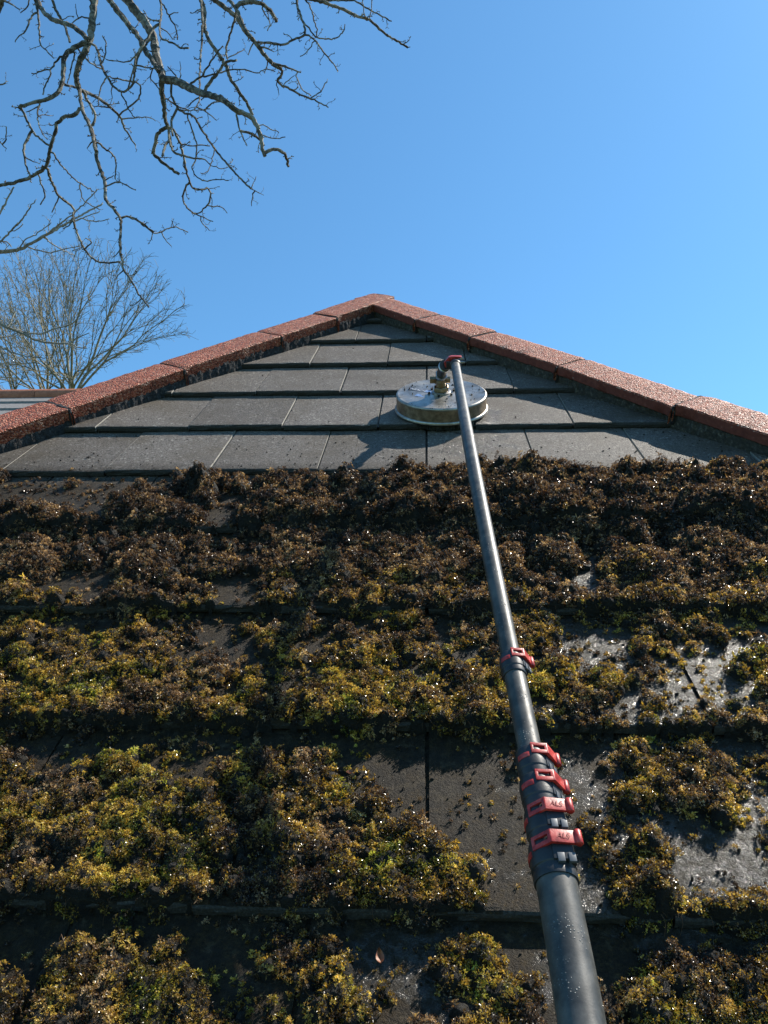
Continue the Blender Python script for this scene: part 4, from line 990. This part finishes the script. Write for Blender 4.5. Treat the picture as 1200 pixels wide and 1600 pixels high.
T(4, [(665,940),(720,900),(725,880),(670,860)], 2, 1.4); T(4, [(940,950),(880,1010)], 2); T(4, [(965,1110),(895,1190)], 1.8); T(6, [(1080,370),(1040,390),(1015,385)], 1.6)
T(1, [(720,340),(760,380),(780,470),(795,520),(830,590),(870,660),(940,720),(990,710),(1040,660),(1060,540),(1060,480),(1110,380),(1180,300)], 3.4, 2.8)
T(1, [(1070,430),(1010,490),(920,480),(830,465)], 2.2, 1.4); T(1, [(800,500),(825,420),(830,330),(800,280)], 2.2, 1.6); T(1, [(600,380),(670,460),(760,530),(800,540)], 2.6, 2)
T(1, [(830,600),(780,700),(765,830)], 2, 1.4); T(1, [(860,840),(720,825)], 2); T(1, [(940,720),(985,800),(1000,860),(1060,920)], 2, 1.5); T(1, [(870,690),(880,780),(860,815)], 1.6)
T(1, [(-60,140),(-20,90),(10,40),(20,-60)], 8, 6); T(1, [(15,0),(90,25),(145,70)], 3, 1.5); T(1, [(-80,700),(-30,680),(0,660),(45,650)], 3, 1.5)
T(1, [(-60,1060),(-20,1090),(20,1130),(50,1160)], 2.2, 1.4); T(1, [(20,1125),(50,1090),(50,990)], 2, 1.4)
NDARK = len(PATHS)
# lower branches coming in from the left, sunlight painted as paler bark
T(4, [(-160,990),(-60,975),(0,970),(150,955),(230,910),(340,850),(440,790),(560,720),(690,650),(800,590)], 6, 2, 1)
T(4, [(340,850),(480,740),(600,650),(690,560),(760,480)], 2.6, 1.4, 1); T(4, [(340,850),(400,900),(500,960),(580,995)], 2, 1.2, 1); T(4, [(230,940),(380,975),(480,955),(620,920)], 2.2, 1.2, 1)
T(4, [(560,735),(680,690),(780,650)], 2, 1.2, 1); T(4, [(660,715),(760,735),(855,710)], 1.8, 1.2, 1); T(4, [(150,940),(180,880),(300,820),(400,740)], 2, 1.2, 1)
T(4, [(-90,950),(0,890),(90,800),(200,680),(240,610),(275,565)], 3.2, 1.5, 1); T(4, [(90,810),(150,790),(180,750)], 1.6, 1.2, 1)
T(4, [(-60,760),(0,660),(40,590),(110,460)], 3, 2, 1); T(4, [(0,890),(60,880),(90,930)], 2, 1.5, 1)
T(6, [(-160,430),(-60,480),(0,525),(60,560),(150,590),(240,640),(320,670),(440,685),(540,680),(600,710),(680,720)], 5, 1.6, 1)
T(6, [(100,570),(220,605),(330,610),(400,575),(520,550),(600,510),(630,420)], 3, 1.4, 1); T(6, [(60,545),(95,515),(90,470),(130,430)], 2.2, 1.5, 1)
T(6, [(-60,640),(0,635),(80,630),(135,600)], 2.2, 1.8, 1); T(6, [(-100,650),(-40,690),(30,720),(130,770),(250,790),(360,795)], 2.6, 1.2, 1); T(6, [(540,680),(600,640),(700,600)], 1.8, 1.2, 1); T(6, [(215,600),(200,540),(190,400)], 1.8, 1.2, 1)

def build_overhang():
    placed = [[], []]                       # (x, y, depth)
    geo = {}
    for pi, (pts, w0, w1, mt) in enumerate(PATHS):
        pts = np.array(pts, float); seg = np.linalg.norm(np.diff(pts, axis=0), axis=1); s = np.concatenate([[0], np.cumsum(seg)])
        n = max(4, int(s[-1] / 4)); t = np.linspace(0, s[-1], n)
        # smooth resample
        x = np.interp(t, s, pts[:, 0]); y = np.interp(t, s, pts[:, 1])
        for _ in range(2):
            x[1:-1] = (x[:-2] + 2 * x[1:-1] + x[2:]) / 4; y[1:-1] = (y[:-2] + 2 * y[1:-1] + y[2:]) / 4
        x[1:-1] += rng.normal(0, .55, n - 2); y[1:-1] += rng.normal(0, .55, n - 2)
        d0 = 4.7 if mt == 0 else 5.6
        best = None
        if placed[mt]:
            A = np.array(placed[mt]); dd = np.hypot(A[:, 0] - x[0], A[:, 1] - y[0]); k = dd.argmin()
            if dd[k] < 14:
                best = A[k, 2]; x[0], y[0] = A[k, 0], A[k, 1]
            else:
                dd = np.hypot(A[:, 0] - x[-1], A[:, 1] - y[-1]); k = dd.argmin()
        zz0 = best if best is not None else d0 + rng.uniform(-.35, .35)
        slope = rng.uniform(-.0035, .0035); z = zz0 + slope * t + .05 * np.sin(t / 40 + rng.uniform(0, 6)) - .05 * math.sin(0)
        z = z - (z[0] - zz0)
        z = np.clip(z, 4.0, 6.6)
        w = np.linspace(w0, w1, n) * (1 + rng.normal(0, .07, n))
        placed[mt] += list(zip(x, y, z))
        P = [at_depth(a_, b_, c) for a_, b_, c in zip(x, y, z)]; R_ = w / 2 / FPX * z * 1.14
        key = pi if w0 >= 5 else None
        if key is not None: geo[key] = MB(); geo[key].tube(P, R_, 7); cur = geo[key]
        else:
            # thin shoots belong to the nearest limb
            bk, bd = None, 1e9
            for k in geo:
                if PATHS[k][3] != mt: continue
                q_ = np.array(PATHS[k][0]); m = np.hypot(q_[:, 0] - x[0], q_[:, 1] - y[0]).min()
                if m < bd: bk, bd = k, m
            cur = geo[bk]; cur.tube(P, R_, 5)
        # spurs and twiglets
        k = rng.integers(2, 4)
        while k < n:
            if 0 < x[k] < 700 or True:
                an = math.atan2(y[min(k + 1, n - 1)] - y[k - 1], x[min(k + 1, n - 1)] - x[k - 1]) + random.choice((-1, 1)) * rng.uniform(.5, 1.5)
                L = rng.choice([2.5, 4.5, 9, 17], p=[.30, .28, .25, .17]) * rng.uniform(.7, 1.3); m = 3 if L < 5 else 6
                px, py, pz = x[k], y[k], z[k]; PP = [at_depth(px, py, pz)]; spots = []
                for q_ in range(m):
                    an += rng.normal(0, .28); px += math.cos(an) * L / m; py += math.sin(an) * L / m; pz += rng.normal(0, .008); PP.append(at_depth(px, py, pz)); spots.append((px, py, pz, an))
                r0 = min(w[k] * .42, rng.uniform(1.0, 1.5)) / 2 / FPX * pz; rad = np.linspace(r0 * 1.5, r0 * .8, m + 1); rad[-1] *= 1.7
                cur.tube(PP, rad, 4)
                if L > 6:
                    for (ax_, ay_, az_, aa_) in spots[2::2]:
                        a2 = aa_ + random.choice((-1, 1)) * rng.uniform(.6, 1.2); l2 = rng.uniform(2, 4.5)
                        cur.tube([at_depth(ax_, ay_, az_), at_depth(ax_ + math.cos(a2) * l2 * .5, ay_ + math.sin(a2) * l2 * .5, az_), at_depth(ax_ + math.cos(a2) * l2, ay_ + math.sin(a2) * l2 - .5, az_ + .005)], [r0, r0 * .8, r0 * 1.1], 4)
            k += rng.integers(1, 5)
    return geo
geo = build_overhang()
def trunk_tree(name, label, base, hub, mt, keys, mat):
    t = empty(name, base, label, 'tree')
    base = np.array(base, float); hub = np.array(hub, float); mb = MB()
    k = np.linspace(0, 1, 14)[:, None]; P = base + (hub - base) * k + np.concatenate([np.sin(k * 5) * .12, np.cos(k * 4) * .1, k * 0], 1)
    P[0] = base + [0, 0, -.1]; mb.tube(P, np.linspace(.24, .10, 14), 16); mb.out('trunk', mat, t, roof=False)
    for key in keys:
        m = geo[key]; p0 = np.array(m.v[:7]).mean(0); r0 = PATHS[key][1] / 2 / FPX * 4.9
        first = PATHS[key][0][0]
        if first[0] < 0 or first[1] < 0:       # leads off the picture: carry it on to the trunk
            s_ = np.linspace(0, 1, 12)[:, None]; h_ = P[-1 - (key % 4)]; mid = (p0 + h_) / 2 + np.array([0, 0, .5])
            Q = h_ * (1 - s_) ** 2 + 2 * mid * s_ * (1 - s_) + p0 * s_ ** 2; m.tube(Q, np.linspace(.06, r0, 12), 8)
        m.out('branch', mat, t, roof=False)
dark = [k for k in geo if PATHS[k][3] == 0]; pale = [k for k in geo if PATHS[k][3] == 1]
hub = at_depth(-420, -500, 5.2)
trunk_tree('overhanging_tree', 'bare knobbly tree whose dark branches hang into the top left of the sky', (hub[0] - .3, hub[1] - .2, 0), hub, 0, dark, M['bark'])
hub = at_depth(-520, 420, 5.8)
trunk_tree('overhanging_tree', 'bare branches coloured pale as if sunlit, reaching in low from the left edge', (hub[0] - .2, hub[1] + .1, 0), hub, 1, pale, M['bark2'])

# ------------------------------------------------------------------ distant bare trees
def bare_tree(label, px, ybase_px, dist, trunk_w, ctr, rx, ry, low, NA, seed, mat):
    """crown grown towards points scattered through its volume"""
    r = np.random.default_rng(seed)
    fork = at_depth(px, ybase_px, dist); base = np.array([fork[0], fork[1], 0.0]); t = empty('bare_tree', base, label, 'tree', 'bare trees beyond the roof')
    s_ = np.linspace(0, 1, 12); P = base + np.outer(s_, fork - base) + np.stack([np.sin(s_ * 3) * .1, np.sin(s_ * 4) * .1, 0 * s_], 1) * np.sin(s_ * math.pi)[:, None]
    mb = MB(); mb.tube(P, np.linspace(trunk_w * 1.6, trunk_w, 12), 10); mb.out('trunk', mat, t, roof=False)
    A = []
    dz = rx / FPX * dist * .75
    while len(A) < NA:
        a = r.uniform(-1, 1, 3); q = (a ** 2).sum()
        if q > 1 or (q < .30 and r.random() < .6): continue
        x, y = ctr[0] + a[0] * rx, ctr[1] + a[1] * ry
        if y > low(x): continue
        A.append(at_depth(x, y, dist + a[2] * dz))
    A = np.array(A); nodes = [fork - (fork - base) * 0.0]; par = [-1]; dirs = [np.array([0, 0, 1.])]
    N_ = np.array(nodes); near = np.zeros(len(A), int); nd = np.linalg.norm(A - N_[0], axis=1); D = .14; alive = np.ones(len(A), bool); di = 6.0
    for it in range(90):
        ok = alive & (nd < di)
        if not ok.any(): break
        new = []; 
        for k in np.unique(near[ok]):
            m = ok & (near == k); v = A[m] - nodes[k]; v /= np.linalg.norm(v, axis=1)[:, None] + 1e-9; d = v.mean(0); L = np.linalg.norm(d)
            if L < .05: continue
            d = d / L + dirs[k] * .55 + r.normal(0, .13, 3); d /= np.linalg.norm(d)
            # keep far-apart pulls as separate limbs
            groups = [d]
            if m.sum() > 6 and L < .93:
                ax = v - v.mean(0); w = np.linalg.svd(ax, full_matrices=False)[2][0]; sgn = (ax @ w) > 0
                groups = []
                for g in (sgn, ~sgn):
                    if g.sum() > 2:
                        e = v[g].mean(0); e = e / np.linalg.norm(e) + dirs[k] * .35 + r.normal(0, .1, 3); groups.append(e / np.linalg.norm(e))
            for e in groups: new.append((k, e))
        if not new: break
        s0 = len(nodes)
        for k, e in new:
            p = nodes[k] + e * D; nodes.append(p); par.append(k); dirs.append(e)
        B = np.array(nodes[s0:]); dm = np.linalg.norm(A[:, None] - B[None], axis=2); j = dm.argmin(1); dd = dm[np.arange(len(A)), j]; better = dd < nd
        near[better] = j[better] + s0; nd[better] = dd[better]; alive &= nd > .23
    n = len(nodes); ch = [[] for _ in range(n)]
    for k in range(1, n): ch[par[k]].append(k)
    rad = np.zeros(n)
    for k in range(n - 1, -1, -1):
        rad[k] = .0064 if not ch[k] else (sum(rad[c] ** 2.25 for c in ch[k])) ** (1 / 2.25)
    sc = trunk_w / rad[0]; rad = np.where(rad > .012, rad * (1 + (sc - 1) * np.clip((rad - .012) / (rad[0] - .012), 0, 1)), rad)
    cr = MB(); stack = [(0, None)]
    while stack:
        k, prev = stack.pop(); chain = ([prev] if prev is not None else []) + [k]
        while ch[chain[-1]]:
            c = sorted(ch[chain[-1]], key=lambda z: -rad[z]); 
            for o in c[1:]: stack.append((o, chain[-1]))
            chain.append(c[0])
        if len(chain) > 1:
            P = np.array([nodes[z] for z in chain]); R_ = np.array([rad[z] for z in chain]); 
            if prev is not None: R_[0] = min(R_[0], R_[1] * 1.2)
            if len(P) > 3: P[1:-1] = (P[:-2] + 2 * P[1:-1] + P[2:]) / 4
            cr.tube(P, R_, 6 if R_.max() > .03 else 3, False)
    # fine twigs
    for k in range(n):
        if rad[k] < .022:
            for _ in range(r.integers(0, 3)):
                d = dirs[k] + r.normal(0, .55, 3); d /= np.linalg.norm(d); L = r.uniform(.12, .38); d2 = d + r.normal(0, .35, 3); d2 /= np.linalg.norm(d2)
                cr.tube([nodes[k], nodes[k] + d * L * .5, nodes[k] + d * L * .5 + d2 * L * .5], [.0058, .005, .004], 3, False)
    cr.out('crown', mat, t, roof=False, sharp=None)
bare_tree('tall bare tree with the thickest pale trunk, rising behind the red hip tiles', 113, 628, 22, .125, (128, 550), 182, 190, lambda x: 600 - max(0, x - 113) * .42 - max(0, 113 - x) * .15, 1300, 11, M['bark3'])
bare_tree('bare tree with a slimmer leaning trunk, second from the right beyond the roof', 71, 630, 24, .10, (35, 560), 120, 185, lambda x: 602, 800, 23, M['bark3'])
bare_tree('bare tree at the far left edge, many thin stems', 28, 640, 26, .09, (-45, 560), 120, 170, lambda x: 610, 600, 31, M['bark3'])
bare_tree('slender bare tree just left of the thick pale trunk', 96, 628, 27, .05, (90, 520), 60, 130, lambda x: 570, 160, 47, M['bark3'])

# ------------------------------------------------------------------ neighbouring house
def neighbour():
    A = at_depth(-160, 621, 9.5); B = at_depth(160, 617, 9.5)
    x0, x1 = A[0] - 5, B[0] + 1.5; y = (A[1] + B[1]) / 2; zr_ = (A[2] + B[2]) / 2
    t = empty('house', ((x0 + x1) / 2, y, 0), 'neighbouring house behind the left hip, weathered grey tiles under an orange ridge', 'house')
    p = math.radians(38); mb = MB(); Ln = 4.2
    for sgn in (-1, 1):
        for c in range(13):
            s0, s1 = c * .32 + .06, (c + 1) * .32 + .06
            a0 = (y + sgn * s0 * math.cos(p), zr_ - s0 * math.sin(p)); a1 = (y + sgn * s1 * math.cos(p), zr_ - s1 * math.sin(p) + .028)
            V = [(x0, a0[0], a0[1]), (x1, a0[0], a0[1]), (x1, a1[0], a1[1]), (x0, a1[0], a1[1]), (x0, a1[0], a1[1] - .028), (x1, a1[0], a1[1] - .028)]
            mb.add(V, [(0, 1, 2, 3), (3, 2, 5, 4)])
    mb.out('roof', M['ntile'], t, roof=False, smooth=False)
    xs = np.arange(x0, x1, .45)
    for k, xx_ in enumerate(xs):
        mb = MB(); mb.tube([(xx_ + .004, y, zr_ - .02), (xx_ + .446, y, zr_ - .02)], .10, 14); mb.out('ridge_tile', M['nridge'], t, roof=False)
    mb = MB(); ze = zr_ - 13 * .32 * math.sin(p); ye = 13 * .32 * math.cos(p) - .3
    mb.box(((x0 + x1) / 2, y, ze / 2), X, Y_, Zz, x1 - x0 - .4, 2 * ye, ze + .1); mb.prism([(-ye, ze), (ye, ze), (0, zr_ - .08)], ((x0 + x1) / 2, y, 0), Y_, Zz, X, x1 - x0 - .44)
    mb.out('wall', M['brick'], t, roof=False, smooth=False)
    for q_ in (-.3, .3):
        mb = MB(); mb.box(((x0 + x1) / 2 + q_ * (x1 - x0), y - ye - .01, ze - 1.2), X, Y_, Zz, 1.2, .06, 1.1); f = mb.out('window', M['upvc'], t, roof=False, smooth=False)
        mb = MB(); mb.box(((x0 + x1) / 2 + q_ * (x1 - x0), y - ye - .045, ze - 1.2), X, Y_, Zz, 1.08, .02, .98); mb.out('pane', M['glass'], f, roof=False, smooth=False)
neighbour()
